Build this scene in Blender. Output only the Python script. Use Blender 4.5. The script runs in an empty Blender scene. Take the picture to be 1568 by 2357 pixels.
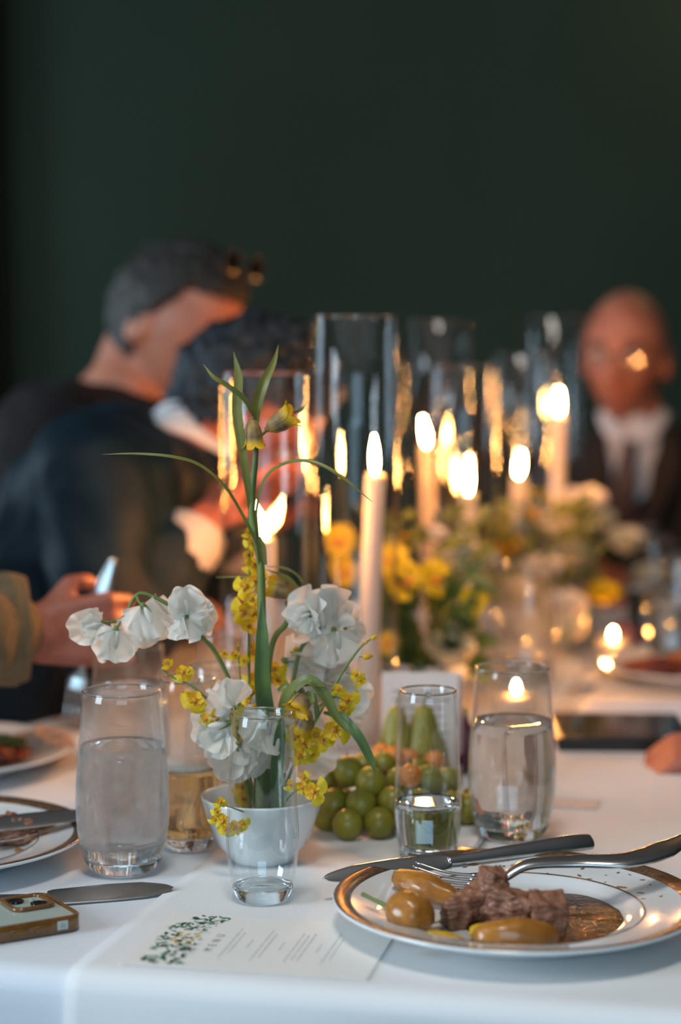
import bpy, bmesh, math, random
from mathutils import Vector, Matrix, Euler, noise
random.seed(7)
S = bpy.context.scene
C = S.collection
# ------------------------------------------------------------------ camera
FPX = 4583.0; CX, CY = 784.0, 1178.5; PITCH = math.radians(5.0)
CAMZ = 1.215; TZ = 0.75
cd = bpy.data.cameras.new('camera'); cam = bpy.data.objects.new('camera', cd); C.objects.link(cam)
cd.sensor_fit = 'VERTICAL'; cd.sensor_height = 36; cd.sensor_width = 36*1568/2357
cd.lens = 36*FPX/2357
cam.location = (0, 0, CAMZ); cam.rotation_euler = (math.pi/2-PITCH, 0, 0)
cd.clip_start = .05
cd.dof.use_dof = True; cd.dof.focus_distance = 1.66; cd.dof.aperture_fstop = 2.4
S.camera = cam
# ------------------------------------------------------------------ light
S.view_settings.view_transform = 'Standard'; S.view_settings.look = 'None'
S.view_settings.exposure = 0.0; S.view_settings.gamma = 1.0; S.view_settings.use_curve_mapping = False
S.cycles.transparent_max_bounces = 64; S.cycles.max_bounces = 24
S.cycles.transmission_bounces = 24; S.cycles.glossy_bounces = 8; S.cycles.diffuse_bounces = 4
S.cycles.sample_clamp_indirect = 6.0
w = bpy.data.worlds.new('room_dusk'); S.world = w; w.use_nodes = True
w.node_tree.nodes['Background'].inputs[0].default_value = (0.32, 0.45, 0.6, 1)
w.node_tree.nodes['Background'].inputs[1].default_value = 0.05
def area(name, loc, target, sx, sy, col, power):
    l = bpy.data.lights.new(name, 'AREA'); l.shape = 'RECTANGLE'; l.size = sx; l.size_y = sy
    l.color = col; l.energy = power
    o = bpy.data.objects.new(name, l); C.objects.link(o); o.location = loc
    o.rotation_euler = (Vector(target)-Vector(loc)).to_track_quat('-Z', 'Y').to_euler(); return o
DAY = (0.60, 0.82, 1.0)
area('daylight_left_near', (-2.93, 0.3, 1.75), (3, 0.3, 1.75), 1.2, 1.7, (.70, .86, 1.0), 100)
area('daylight_left_far', (-2.93, 3.4, 1.75), (3, 3.4, 1.75), 1.1, 1.7, DAY, 40)
area('daylight_behind', (0.3, -2.43, 1.8), (0.3, 3, 1.8), 2.2, 1.7, (.46, .76, 1.0), 46)
# a warm ceiling lamp outside the frame near the right end of the far wall
def lamp_light(name, loc, col, power, rad):
    l = bpy.data.lights.new(name, 'POINT'); l.color = col; l.energy = power; l.shadow_soft_size = rad
    o = bpy.data.objects.new(name, l); C.objects.link(o); o.location = loc; return o
lamp_light('wall_lamp_glow', (1.28, 4.72, 2.25), (1.0, 0.62, 0.25), 6.5, .06)
area('ceiling_light', (-.1, .9, 2.96), (-.1, .9, 0), .5, .5, (1.0, .94, .86), 20)
# ------------------------------------------------------------------ pixel -> world (for measuring positions)
cp, sp = math.cos(PITCH), math.sin(PITCH)
def ray(px, py):
    a = (px-CX)/FPX; b = (CY-py)/FPX
    return Vector((a, cp+b*sp, -sp+b*cp))
def P(px, py, d):
    r = ray(px, py); return Vector((0, 0, CAMZ)) + r*(d/r.y)
def T(px, py, h=0.0):
    r = ray(px, py); return Vector((0, 0, CAMZ)) + r*((TZ+h-CAMZ)/r.z)
def XD(px, d, h=0.0):     # a spot on the table at depth d under image column px
    x = (px-CX)/FPX*(d*cp + (CAMZ-TZ-h)*sp); return Vector((x, d, TZ+h))
# ------------------------------------------------------------------ materials
def nodes(m): m.use_nodes = True; return m.node_tree.nodes, m.node_tree.links
def mat(name, col, rough=.5, metal=0, bump=0, bscale=60, vary=0, vscale=20, sss=0, trans=0, spec=.5, coat=0, col2=None, translucent=0, detail=3, sheen=0):
    m = bpy.data.materials.new(name); N, L = nodes(m)
    b = N['Principled BSDF']; b.inputs['Base Color'].default_value = (*col, 1)
    b.inputs['Roughness'].default_value = rough; b.inputs['Metallic'].default_value = metal
    b.inputs['Specular IOR Level'].default_value = spec
    b.inputs['Coat Weight'].default_value = coat
    b.inputs['Sheen Weight'].default_value = sheen
    if sss:
        b.inputs['Subsurface Weight'].default_value = sss; b.inputs['Subsurface Radius'].default_value = (1, .35, .2)
        b.inputs['Subsurface Scale'].default_value = .008
    tc = N.new('ShaderNodeTexCoord')
    nz = N.new('ShaderNodeTexNoise'); nz.inputs['Scale'].default_value = vscale; nz.inputs['Detail'].default_value = detail
    L.new(tc.outputs['Object'], nz.inputs['Vector'])
    if vary or col2:
        c2 = col2 or tuple(max(0, c*(1-vary)) for c in col)
        r = N.new('ShaderNodeValToRGB'); r.color_ramp.elements[0].position = .35; r.color_ramp.elements[1].position = .65
        r.color_ramp.elements[0].color = (*col, 1); r.color_ramp.elements[1].color = (*c2, 1)
        L.new(nz.outputs['Fac'], r.inputs[0]); L.new(r.outputs[0], b.inputs['Base Color'])
        src = r.outputs[0]
    else: src = None
    if bump:
        n2 = N.new('ShaderNodeTexNoise'); n2.inputs['Scale'].default_value = bscale; n2.inputs['Detail'].default_value = 4
        L.new(tc.outputs['Object'], n2.inputs['Vector'])
        bp = N.new('ShaderNodeBump'); bp.inputs['Strength'].default_value = bump; bp.inputs['Distance'].default_value = .002
        L.new(n2.outputs['Fac'], bp.inputs['Height']); L.new(bp.outputs[0], b.inputs['Normal'])
    if translucent:
        t = N.new('ShaderNodeBsdfTranslucent'); t.inputs[0].default_value = (*col, 1)
        if src: L.new(src, t.inputs[0])
        mx = N.new('ShaderNodeMixShader'); mx.inputs[0].default_value = translucent
        L.new(b.outputs[0], mx.inputs[1]); L.new(t.outputs[0], mx.inputs[2])
        L.new(mx.outputs[0], N['Material Output'].inputs[0])
    return m
def thin_glass(name, tint=(.97, .98, .98), frost=0, f0=.045):
    """thin-walled clear glass: Schlick reflection over straight transmission"""
    m = bpy.data.materials.new(name); N, L = nodes(m); N.remove(N['Principled BSDF']); out = N['Material Output']
    g = N.new('ShaderNodeNewGeometry')
    dot = N.new('ShaderNodeVectorMath'); dot.operation = 'DOT_PRODUCT'
    L.new(g.outputs['Normal'], dot.inputs[0]); L.new(g.outputs['Incoming'], dot.inputs[1])
    def mth(op, a, b):
        n = N.new('ShaderNodeMath'); n.operation = op
        for i, v in enumerate((a, b)):
            if v is None: continue
            if isinstance(v, (int, float)): n.inputs[i].default_value = v
            else: L.new(v, n.inputs[i])
        return n.outputs[0]
    ab = mth('ABSOLUTE', dot.outputs['Value'], None)
    p5 = mth('POWER', mth('SUBTRACT', 1.0, ab), 5.0)
    fac = mth('ADD', mth('MULTIPLY', p5, 1-f0), f0)
    tr = N.new('ShaderNodeBsdfTransparent'); tr.inputs[0].default_value = (*tint, 1)
    gl = N.new('ShaderNodeBsdfGlossy'); gl.inputs['Roughness'].default_value = .0; gl.inputs[0].default_value = (1, 1, 1, 1)
    mx = N.new('ShaderNodeMixShader'); L.new(fac, mx.inputs[0]); L.new(tr.outputs[0], mx.inputs[1]); L.new(gl.outputs[0], mx.inputs[2])
    res = mx.outputs[0]
    if frost:
        tc = N.new('ShaderNodeTexCoord'); nz = N.new('ShaderNodeTexNoise'); nz.inputs['Scale'].default_value = 55; nz.inputs['Detail'].default_value = 6
        L.new(tc.outputs['Object'], nz.inputs['Vector'])
        n2 = N.new('ShaderNodeTexNoise'); n2.inputs['Scale'].default_value = 900; L.new(tc.outputs['Object'], n2.inputs['Vector'])
        rp = N.new('ShaderNodeValToRGB'); rp.color_ramp.elements[0].position = .3; rp.color_ramp.elements[1].position = .62
        rp.color_ramp.elements[0].color = (.7, .7, .7, 1); rp.color_ramp.elements[1].color = (1, 1, 1, 1)
        L.new(nz.outputs['Fac'], rp.inputs[0])
        sx = N.new('ShaderNodeSeparateXYZ'); L.new(tc.outputs['Object'], sx.inputs[0])
        lo = N.new('ShaderNodeMapRange'); lo.inputs[1].default_value = .020; lo.inputs[2].default_value = .028; L.new(sx.outputs[2], lo.inputs[0])
        hi = N.new('ShaderNodeMapRange'); hi.inputs[1].default_value = .108; hi.inputs[2].default_value = .15
        hi.inputs[3].default_value = 1; hi.inputs[4].default_value = .12; L.new(sx.outputs[2], hi.inputs[0])
        k = mth('MULTIPLY', mth('MULTIPLY', rp.outputs[0], lo.outputs[0]), mth('MULTIPLY', hi.outputs[0], frost))
        df = N.new('ShaderNodeBsdfDiffuse'); df.inputs[0].default_value = (.6, .58, .58, 1)
        tl = N.new('ShaderNodeBsdfTranslucent'); tl.inputs[0].default_value = (.86, .84, .82, 1)
        bp = N.new('ShaderNodeBump'); bp.inputs['Strength'].default_value = .6; bp.inputs['Distance'].default_value = .001
        L.new(n2.outputs['Fac'], bp.inputs['Height']); L.new(bp.outputs[0], df.inputs['Normal'])
        m2 = N.new('ShaderNodeMixShader'); m2.inputs[0].default_value = .85; L.new(df.outputs[0], m2.inputs[1]); L.new(tl.outputs[0], m2.inputs[2])
        m3 = N.new('ShaderNodeMixShader'); L.new(k, m3.inputs[0]); L.new(res, m3.inputs[1]); L.new(m2.outputs[0], m3.inputs[2]); res = m3.outputs[0]
    L.new(res, out.inputs[0]); return m
def refr(name, col, ior, rough=0):
    m = bpy.data.materials.new(name); N, L = nodes(m); N.remove(N['Principled BSDF'])
    g = N.new('ShaderNodeBsdfGlass'); g.inputs[0].default_value = (*col, 1); g.inputs['IOR'].default_value = ior; g.inputs['Roughness'].default_value = rough
    L.new(g.outputs[0], N['Material Output'].inputs[0]); return m
def emit(name, col, strength):
    m = bpy.data.materials.new(name); N, L = nodes(m); N.remove(N['Principled BSDF'])
    e = N.new('ShaderNodeEmission'); e.inputs[0].default_value = (*col, 1); e.inputs[1].default_value = strength
    L.new(e.outputs[0], N['Material Output'].inputs[0]); return m
M = {}
M['wall'] = mat('dark_green_paint', (.031, .050, .033), .8, bump=.15, bscale=90, vary=.12, vscale=1.5, spec=.15)
M['trim'] = mat('dark_brown_wood', (.012, .010, .004), .8, vary=.3, vscale=14, spec=.1)
M['ceiling'] = mat('grey_ceiling', (.25, .25, .25), .9, vary=.1)
M['floor'] = mat('dark_carpet', (.03, .03, .03), .95, bump=.4, bscale=200, vary=.2)
M['cloth'] = mat('white_table_linen', (.70, .74, .79), .85, bump=.25, bscale=700, vary=.03, vscale=8, sheen=.1)
M['cloth2'] = mat('white_overlay_linen', (.77, .77, .77), .85, bump=.25, bscale=700, vary=.03, vscale=8, sheen=.1)
M['paper'] = mat('cream_card', (.80, .78, .74), .7, vary=.03, vscale=300)
M['paper_pink'] = mat('blush_card', (.72, .60, .55), .7, vary=.03, vscale=200)
M['ink_green'] = mat('printed_green_ink', (.07, .26, .14), .7, vary=.4, vscale=300)
M['ink_green2'] = mat('printed_dark_green_ink', (.02, .13, .07), .7, vary=.4, vscale=300)
M['ink_yellow'] = mat('printed_yellow_ink', (.75, .6, .25), .7, vary=.2, vscale=300)
M['ink_brown'] = mat('printed_brown_ink', (.25, .2, .12), .7, vary=.2, vscale=300)
M['ink_grey'] = mat('printed_grey_ink', (.42, .42, .42), .7, vary=.1, vscale=300)
M['china'] = mat('white_china', (.80, .82, .82), .12, coat=.6, vary=.02, vscale=10)
M['china_rim'] = mat('gold_rim_band', (.30, .17, .10), .25, metal=.6, vary=.45, vscale=260)
M['bowl'] = mat('glazed_white_bowl', (.78, .80, .80), .18, coat=.5, vary=.03, vscale=30)
M['steel'] = mat('polished_steel', (.62, .60, .58), .24, metal=1, vary=.08, vscale=30)
M['steel_brush'] = mat('brushed_steel', (.42, .42, .42), .32, metal=1, vary=.12, vscale=60)
M['glass'] = thin_glass('clear_glass')
M['cyl'] = thin_glass('hurricane_glass', (.985, .985, .985), f0=.04)
M['frost'] = thin_glass('misted_glass', frost=.44)
M['haze'] = thin_glass('lightly_misted_glass', frost=.12)
M['solid_glass'] = refr('thick_glass_base', (.98, .99, .99), 1.48)
M['water'] = refr('water', (.99, 1, 1), 1.33)
M['wine'] = refr('pale_amber_drink', (1.0, .80, .50), 1.34)
M['foam'] = mat('pale_foam', (.75, .68, .6), .8, vary=.1, vscale=200)
M['wax'] = mat('ivory_candle_wax', (.92, .80, .70), .5, sss=.6, vary=.03, vscale=20, translucent=.25)
M['wick'] = mat('burnt_wick', (.02, .015, .01), .9, vary=.2)
# flame: brighter white-yellow heart, orange tip
fm = bpy.data.materials.new('candle_flame'); N, L = nodes(fm); N.remove(N['Principled BSDF'])
tc = N.new('ShaderNodeTexCoord'); sx = N.new('ShaderNodeSeparateXYZ'); L.new(tc.outputs['Generated'], sx.inputs[0])
rp = N.new('ShaderNodeValToRGB'); L.new(sx.outputs[2], rp.inputs[0])
rp.color_ramp.elements[0].color = (1, .42, .10, 1); rp.color_ramp.elements[1].color = (1, .55, .2, 1)
e1 = rp.color_ramp.elements.new(.25); e1.color = (1, .37, .09, 1); e2 = rp.color_ramp.elements.new(.7); e2.color = (1, .37, .09, 1)
em = N.new('ShaderNodeEmission'); em.inputs[1].default_value = 880; L.new(rp.outputs[0], em.inputs[0]); L.new(em.outputs[0], N['Material Output'].inputs[0])
M['flame'] = fm
M['petal_white'] = mat('white_petal', (.92, .88, .80), .55, translucent=.42, vary=.04, vscale=60, bump=.1, bscale=150)
M['petal_cream'] = mat('cream_petal', (.86, .80, .60), .55, translucent=.35, vary=.08, vscale=60)
M['petal_yellow'] = mat('yellow_petal', (.86, .58, .01), .5, translucent=.3, col2=(.80, .42, .01), vscale=120)
M['petal_lemon'] = mat('lemon_petal', (.85, .66, .02), .5, translucent=.3, vary=.15, vscale=80)
M['petal_red'] = mat('brownish_red_petal_spot', (.35, .06, .01), .5, col2=(.75, .35, .01), vscale=500)
M['bell'] = mat('purple_brown_bell_petal', (.20, .13, .08), .5, col2=(.46, .27, .07), vscale=130, translucent=.25)
M['bell_lip'] = mat('golden_bell_lip', (.74, .42, .01), .5, translucent=.3, vary=.3, vscale=300)
M['stem'] = mat('green_stem', (.17, .22, .05), .5, vary=.25, vscale=50)
M['leaf'] = mat('green_leaf', (.16, .19, .05), .42, translucent=.28, col2=(.22, .25, .06), vscale=30)
M['leaf_dark'] = mat('deep_green_leaf', (.06, .12, .04), .45, translucent=.22, col2=(.10, .17, .04), vscale=40)
M['grape'] = mat('green_grape_skin', (.29, .26, .025), .38, sss=.3, col2=(.22, .20, .02), vscale=60, coat=.1)
M['grape_stem'] = mat('brown_green_grape_stem', (.12, .09, .03), .7, vary=.3)
M['pear'] = mat('yellow_green_pear_skin', (.34, .28, .035), .45, col2=(.24, .21, .03), vscale=50)
M['physalis'] = mat('orange_berry_skin', (.85, .28, .03), .3, sss=.3, vary=.2, vscale=60)
M['fig'] = mat('purple_fig_skin', (.12, .03, .06), .5, vary=.4, vscale=70)
M['potato'] = mat('golden_roast_potato', (.45, .17, .018), .34, col2=(.28, .10, .012), vscale=55, bump=.3, bscale=90, coat=.4)
M['meat'] = mat('braised_beef', (.36, .155, .085), .5, col2=(.19, .065, .03), vscale=120, bump=.9, bscale=160, coat=.25, detail=6)
M['meat_red'] = mat('dark_red_roast', (.25, .05, .03), .45, vary=.5, vscale=100, bump=.6, bscale=140)
M['sauce'] = mat('brown_gravy', (.060, .019, .004), .14, col2=(.13, .045, .009), vscale=60, bump=.8, bscale=240, spec=.35)
M['stain'] = mat('gravy_stain', (.35, .18, .07), .4, vary=.3, vscale=100)
M['case'] = mat('amber_phone_case', (.20, .085, .02), .22, vary=.25, vscale=60, coat=.5)
M['phone'] = mat('pale_green_phone_back', (.45, .54, .50), .2, vary=.03, coat=.5)
M['lens'] = mat('black_camera_lens', (.008, .008, .01), .08, vary=.1)
M['black'] = mat('black_leatherette', (.008, .010, .009), .35, bump=.2, vary=.2)
M['skin'] = mat('light_skin', (.55, .22, .13), .5, sss=.25, col2=(.45, .15, .085), vscale=28)
M['skin_red'] = mat('ruddy_skin', (.48, .16, .10), .5, sss=.25, col2=(.38, .11, .065), vscale=28)
M['hair'] = mat('short_dark_brown_hair', (.022, .016, .012), .7, bump=.8, bscale=260, col2=(.02, .016, .012), vscale=90)
M['hair_grey'] = mat('short_greying_hair', (.085, .078, .075), .75, bump=.8, bscale=260, col2=(.05, .045, .04), vscale=40)
M['hair_dark'] = mat('wavy_black_hair', (.008, .014, .02), .55, bump=1, bscale=150, vary=.4, vscale=90)
M['suit_char'] = mat('charcoal_brown_jacket', (.017, .014, .014), .85, bump=.4, bscale=400, vary=.25, spec=.2)
M['suit_blue'] = mat('dark_blue_suit_cloth', (.003, .016, .028), .55, bump=.4, bscale=400, vary=.3, spec=.22)
M['suit_brown'] = mat('dark_brown_suit_cloth', (.020, .012, .006), .85, bump=.3, bscale=400, vary=.2)
M['beige'] = mat('beige_knit_sleeve', (.20, .14, .07), .9, bump=.7, bscale=300, vary=.2, vscale=60)
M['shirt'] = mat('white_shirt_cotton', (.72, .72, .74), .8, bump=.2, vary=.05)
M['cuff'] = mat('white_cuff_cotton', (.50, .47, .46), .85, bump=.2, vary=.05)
M['tie'] = mat('dark_red_brown_tie', (.045, .018, .012), .5, vary=.3, vscale=80)
M['trousers'] = mat('dark_trouser_cloth', (.02, .02, .024), .85, vary=.2)
M['shoe'] = mat('black_shoe_leather', (.01, .01, .01), .3, vary=.2)
M['frame'] = mat('spectacle_frame', (.03, .03, .03), .25, vary=.2)
M['eye'] = mat('eye_white', (.7, .68, .65), .2, vary=.05)
M['iris'] = mat('dark_iris', (.03, .025, .02), .15, vary=.3)
M['lip'] = mat('lip_skin', (.42, .13, .10), .45, vary=.15)
M['wood'] = mat('dark_table_wood', (.06, .03, .015), .5, vary=.4, vscale=12)
M['winframe'] = mat('painted_window_frame', (.5, .5, .48), .5, vary=.05)
# the bells turn from dusky brown to gold at the lip ('tint' is 0 at the base, 1 at the lip)
N, L = nodes(M['bell']); at = N.new('ShaderNodeAttribute'); at.attribute_name = 'tint'
rq = N.new('ShaderNodeMapRange'); rq.inputs[1].default_value = .62; rq.inputs[2].default_value = .84; L.new(at.outputs['Fac'], rq.inputs[0])
cm = N.new('ShaderNodeMix'); cm.data_type = 'RGBA'; cm.inputs[7].default_value = (.80, .45, .01, 1); L.new(rq.outputs[0], cm.inputs[0])
for n_ in list(N):
    if n_.type == 'VALTORGB':
        L.new(n_.outputs[0], cm.inputs[6]); L.new(cm.outputs[2], N['Principled BSDF'].inputs['Base Color'])
    if n_.type == 'BSDF_TRANSLUCENT': L.new(cm.outputs[2], n_.inputs[0])
# fibres run along the beef
N, L = nodes(M['meat'])
wv = N.new('ShaderNodeTexNoise'); wv.inputs['Scale'].default_value = 1.0; wv.inputs['Detail'].default_value = 5
mp = N.new('ShaderNodeMapping'); mp.inputs['Scale'].default_value = (90, 900, 700); tcm = N.new('ShaderNodeTexCoord')
L.new(tcm.outputs['Object'], mp.inputs['Vector']); L.new(mp.outputs[0], wv.inputs['Vector'])
bq = N.new('ShaderNodeBump'); bq.inputs['Strength'].default_value = .9; bq.inputs['Distance'].default_value = .0015
L.new(wv.outputs['Fac'], bq.inputs['Height'])
for n_ in N:
    if n_.type == 'BUMP' and n_ is not bq: L.new(n_.outputs[0], bq.inputs['Normal'])
L.new(bq.outputs[0], N['Principled BSDF'].inputs['Normal'])
# ------------------------------------------------------------------ mesh helpers
def smooth(me, on=True):
    for p in me.polygons: p.use_smooth = on
def mesh_obj(name, bm, m, parent=None, sm=True, ms=None):
    me = bpy.data.meshes.new(name)
    bmesh.ops.recalc_face_normals(bm, faces=bm.faces[:]) if len(bm.faces) else None
    bm.to_mesh(me); bm.free(); smooth(me, sm)
    me.materials.append(m)
    for x in (ms or []): me.materials.append(x)
    o = bpy.data.objects.new(name, me); C.objects.link(o)
    if parent: o.parent = parent
    return o
def thing(name, label, cat, loc=(0, 0, 0), rz=0, group=None):
    o = bpy.data.objects.new(name, None); C.objects.link(o); o.empty_display_size = .02
    o.location = loc; o.rotation_euler = (0, 0, rz); o['label'] = label; o['category'] = cat
    if group: o['group'] = group
    return o
def tag(o, label, cat, group=None):
    o['label'] = label; o['category'] = cat
    if group: o['group'] = group
    return o
def struct(name, bm, m, parent=None, sm=False):
    o = mesh_obj(name, bm, m, parent, sm); o['kind'] = 'structure'; return o
def box(bm, c, s, rot=None, bev=0):
    g = bmesh.ops.create_cube(bm, size=1); vs = g['verts']
    for v in vs: v.co = Vector((v.co.x*s[0], v.co.y*s[1], v.co.z*s[2]))
    if bev:
        es = list({e for v in vs for e in v.link_edges})
        r = bmesh.ops.bevel(bm, geom=es, offset=bev, segments=3, affect='EDGES', profile=.5)
        vs = list({v for f in r['faces'] for v in f.verts} | set(v for v in vs if v.is_valid))
    mt = Matrix.Translation(Vector(c)) @ (rot.to_4x4() if rot else Matrix())
    bmesh.ops.transform(bm, matrix=mt, verts=vs)
def lathe(bm, prof, seg=48, c=(0, 0, 0), mat_idx=None, closed=False):
    c = Vector(c); rings = []
    for r, z in prof:
        if r < 1e-6: rings.append([bm.verts.new(c+Vector((0, 0, z)))])
        else: rings.append([bm.verts.new(c+Vector((r*math.cos(2*math.pi*i/seg), r*math.sin(2*math.pi*i/seg), z))) for i in range(seg)])
    n = len(rings)
    for k in range(n if closed else n-1):
        a, b = rings[k], rings[(k+1) % n]
        for i in range(seg):
            j = (i+1) % seg
            if len(a) == 1 and len(b) == 1: continue
            if len(a) == 1: f = bm.faces.new((a[0], b[i], b[j]))
            elif len(b) == 1: f = bm.faces.new((a[i], a[j], b[0]))
            else: f = bm.faces.new((a[i], a[j], b[j], b[i]))
            if mat_idx and mat_idx[k]: f.material_index = mat_idx[k]
def crom(pts, n=6):
    """Catmull-Rom resample"""
    pts = [Vector(p) for p in pts]
    if len(pts) < 3: return [pts[0].lerp(pts[-1], i/n) for i in range(n+1)]
    q = [pts[0]*2-pts[1]] + pts + [pts[-1]*2-pts[-2]]; out = []
    for i in range(1, len(q)-2):
        for k in range(n):
            t = k/n; a, b, c, d = q[i-1:i+3]
            out.append(.5*((2*b)+(c-a)*t+(2*a-5*b+4*c-d)*t*t+(3*b-a-3*c+d)*t**3))
    out.append(pts[-1]); return out
def frames(pts, up=None):
    ts = []
    for i in range(len(pts)):
        t = (pts[min(i+1, len(pts)-1)]-pts[max(i-1, 0)]); ts.append(t.normalized() if t.length > 1e-9 else Vector((0, 0, 1)))
    u = up or (Vector((0, 0, 1)) if abs(ts[0].z) < .9 else Vector((0, 1, 0)))
    res = []
    n = (u - ts[0]*u.dot(ts[0])).normalized()
    for t in ts:
        if up is not None: n2 = up - t*up.dot(t)
        else: n2 = n - t*n.dot(t)
        if n2.length > 1e-4: n = n2.normalized()
        res.append((t, n, t.cross(n)))
    return res
def lerp_list(vals, k):
    """vals sampled at fraction k"""
    x = k*(len(vals)-1); i = min(int(x), len(vals)-2); return vals[i]+(vals[i+1]-vals[i])*(x-i)
def sweep(bm, pts, wid, thk, seg=10, up=None, n=6, sq=1.0, cap=True):
    """elliptical section sweep, wid across (binormal), thk along normal"""
    pts = crom(pts, n); fr = frames(pts, up); rings = []
    for i, p in enumerate(pts):
        k = i/(len(pts)-1); a = max(lerp_list(wid, k), 1e-5); b = max(lerp_list(thk, k), 1e-5); t, nn, bb = fr[i]; ring = []
        for j in range(seg):
            an = 2*math.pi*j/seg; cc, ss = math.cos(an), math.sin(an)
            cc = math.copysign(abs(cc)**sq, cc); ss = math.copysign(abs(ss)**sq, ss)
            ring.append(bm.verts.new(p+bb*a*cc+nn*b*ss))
        rings.append(ring)
    for a, b in zip(rings, rings[1:]):
        for j in range(seg): bm.faces.new((a[j], a[(j+1) % seg], b[(j+1) % seg], b[j]))
    if cap: bm.faces.new(rings[0][::-1]); bm.faces.new(rings[-1])
def tube(bm, pts, rad, seg=8, n=6):
    if isinstance(rad, (int, float)): rad = [rad, rad]
    sweep(bm, pts, rad, rad, seg, None, n)
def blade(bm, pts, wid, fold=.25, up=Vector((0, -1, .2)), n=5, cols=4, twist=0):
    """a leaf: strip along pts with half-widths wid, V-folded along the midrib"""
    pts = crom(pts, n); rows = []; fr = frames(pts, up)
    for i, p in enumerate(pts):
        k = i/(len(pts)-1); a = lerp_list(wid, k); t, nn, bb = fr[i]
        if twist: R = Matrix.Rotation(twist*k, 3, t); nn = R@nn; bb = R@bb
        rows.append([bm.verts.new(p+bb*a*u+nn*a*fold*(abs(u)-.5)) for u in [(-1+2*j/cols) for j in range(cols+1)]])
    for a, b in zip(rows, rows[1:]):
        for j in range(cols): bm.faces.new((a[j], a[j+1], b[j+1], b[j]))
def ball(bm, c, r, rot=None, seg=20, rings=14, f=None):
    g = bmesh.ops.create_uvsphere(bm, u_segments=seg, v_segments=rings, radius=1)
    r = (r, r, r) if isinstance(r, (int, float)) else r
    for v in g['verts']:
        p = v.co.copy()
        if f: p = f(p)
        p = Vector((p.x*r[0], p.y*r[1], p.z*r[2]))
        if rot: p = rot@p
        v.co = p+Vector(c)
def petal(bm, M4, R, a0, a1, cup=.3, ruff=.12, kf=5, ph=0, nr=6, na=16, curl=0, side=0, wrap=0):
    """fan shaped petal: R(a) outline radius; local x across, y outwards, z up, placed by M4"""
    base = bm.verts.new(M4@Vector((0, 0, 0))); prev = None
    for i in range(1, nr+1):
        r = i/nr; row = []
        for j in range(na+1):
            a = a0+(a1-a0)*j/na; rr = R(a)*r
            x = rr*math.sin(a); y = rr*math.cos(a); L0 = R(0)
            z = cup*(x*x)/max(L0, 1e-6) + curl*r*r*L0 + ruff*L0*r**3.2*math.sin(kf*a+ph) + ruff*.5*L0*r**5*math.sin(kf*2.6*a+ph*2) + ruff*.6*L0*r*noise.noise(Vector((x/max(L0,1e-6)*2.2+ph, y/max(L0,1e-6)*2.2, ph))) + side*x*r
            if wrap:
                q = abs(wrap)*L0*(1+.35*r); z += -math.copysign(1, wrap)*q*(1-math.cos(x/q)); x = q*math.sin(x/q)
            row.append(bm.verts.new(M4@Vector((x, y, z))))
        if prev is None:
            for j in range(na): bm.faces.new((base, row[j], row[j+1]))
        else:
            for j in range(na): bm.faces.new((prev[j], prev[j+1], row[j+1], row[j]))
        prev = row
def basis(o, y, z):
    """matrix with origin o, local y along y, local z near z"""
    y = Vector(y).normalized(); z = Vector(z); z = z - y*z.dot(y)
    if z.length < 1e-5: z = y.orthogonal()
    z.normalize(); x = y.cross(z)
    m = Matrix((x, y, z)).transposed().to_4x4(); m.translation = Vector(o); return m
def voxel(name, bm, vs, m, parent=None, sm=6, fac=.5, folds=0):
    """join overlapping closed shapes into one continuous surface"""
    me = bpy.data.meshes.new(name+'_raw'); bm.to_mesh(me); bm.free()
    o = bpy.data.objects.new(name, me); C.objects.link(o)
    r = o.modifiers.new('r', 'REMESH'); r.mode = 'VOXEL'; r.voxel_size = vs
    s = o.modifiers.new('s', 'SMOOTH'); s.iterations = sm; s.factor = fac
    dg = bpy.context.evaluated_depsgraph_get(); ev = o.evaluated_get(dg)
    me2 = bpy.data.meshes.new_from_object(ev); o.modifiers.clear(); o.data = me2; me2.name = name
    if folds:
        ns = [v.normal.copy() for v in me2.vertices]
        for v, n in zip(me2.vertices, ns):
            c = v.co; k = noise.noise(Vector((c.x*7, c.y*7, c.z*11)))+.6*(1-abs(noise.noise(Vector((c.x*13+c.z*9, c.y*13, c.z*8-c.x*6+5))))*3)
            v.co = c+n*folds*k
    bpy.data.meshes.remove(me); smooth(me2); me2.materials.clear(); me2.materials.append(m)
    if parent: o.parent = parent
    return o
def capsule(bm, a, b, ra, rb, seg=20):
    a, b = Vector(a), Vector(b); d = b-a; L = d.length
    if L < 1e-6: ball(bm, a, ra); return
    t = d/L; u = t.orthogonal().normalized(); w = t.cross(u); rings = []
    ks = []
    for i in range(1, 6): an = math.pi/2*(i/6); ks.append((-ra*math.cos(an), ra*math.sin(an)))
    ks.append((0, ra)); ks.append((L*.5, (ra+rb)/2)); ks.append((L, rb))
    for i in range(5, 0, -1): an = math.pi/2*(i/6); ks.append((L+rb*math.cos(an), rb*math.sin(an)))
    s0 = bm.verts.new(a-t*ra); s1 = bm.verts.new(b+t*rb)
    for z, r in ks: rings.append([bm.verts.new(a+t*z+u*r*math.cos(2*math.pi*j/seg)+w*r*math.sin(2*math.pi*j/seg)) for j in range(seg)])
    for j in range(seg):
        k = (j+1) % seg
        bm.faces.new((s0, rings[0][k], rings[0][j])); bm.faces.new((s1, rings[-1][j], rings[-1][k]))
        for p, q in zip(rings, rings[1:]): bm.faces.new((p[j], p[k], q[k], q[j]))
def chain(bm, pts, rads):
    for i in range(len(pts)-1): capsule(bm, pts[i], pts[i+1], rads[i], rads[i+1])
B = bmesh.new
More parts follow.
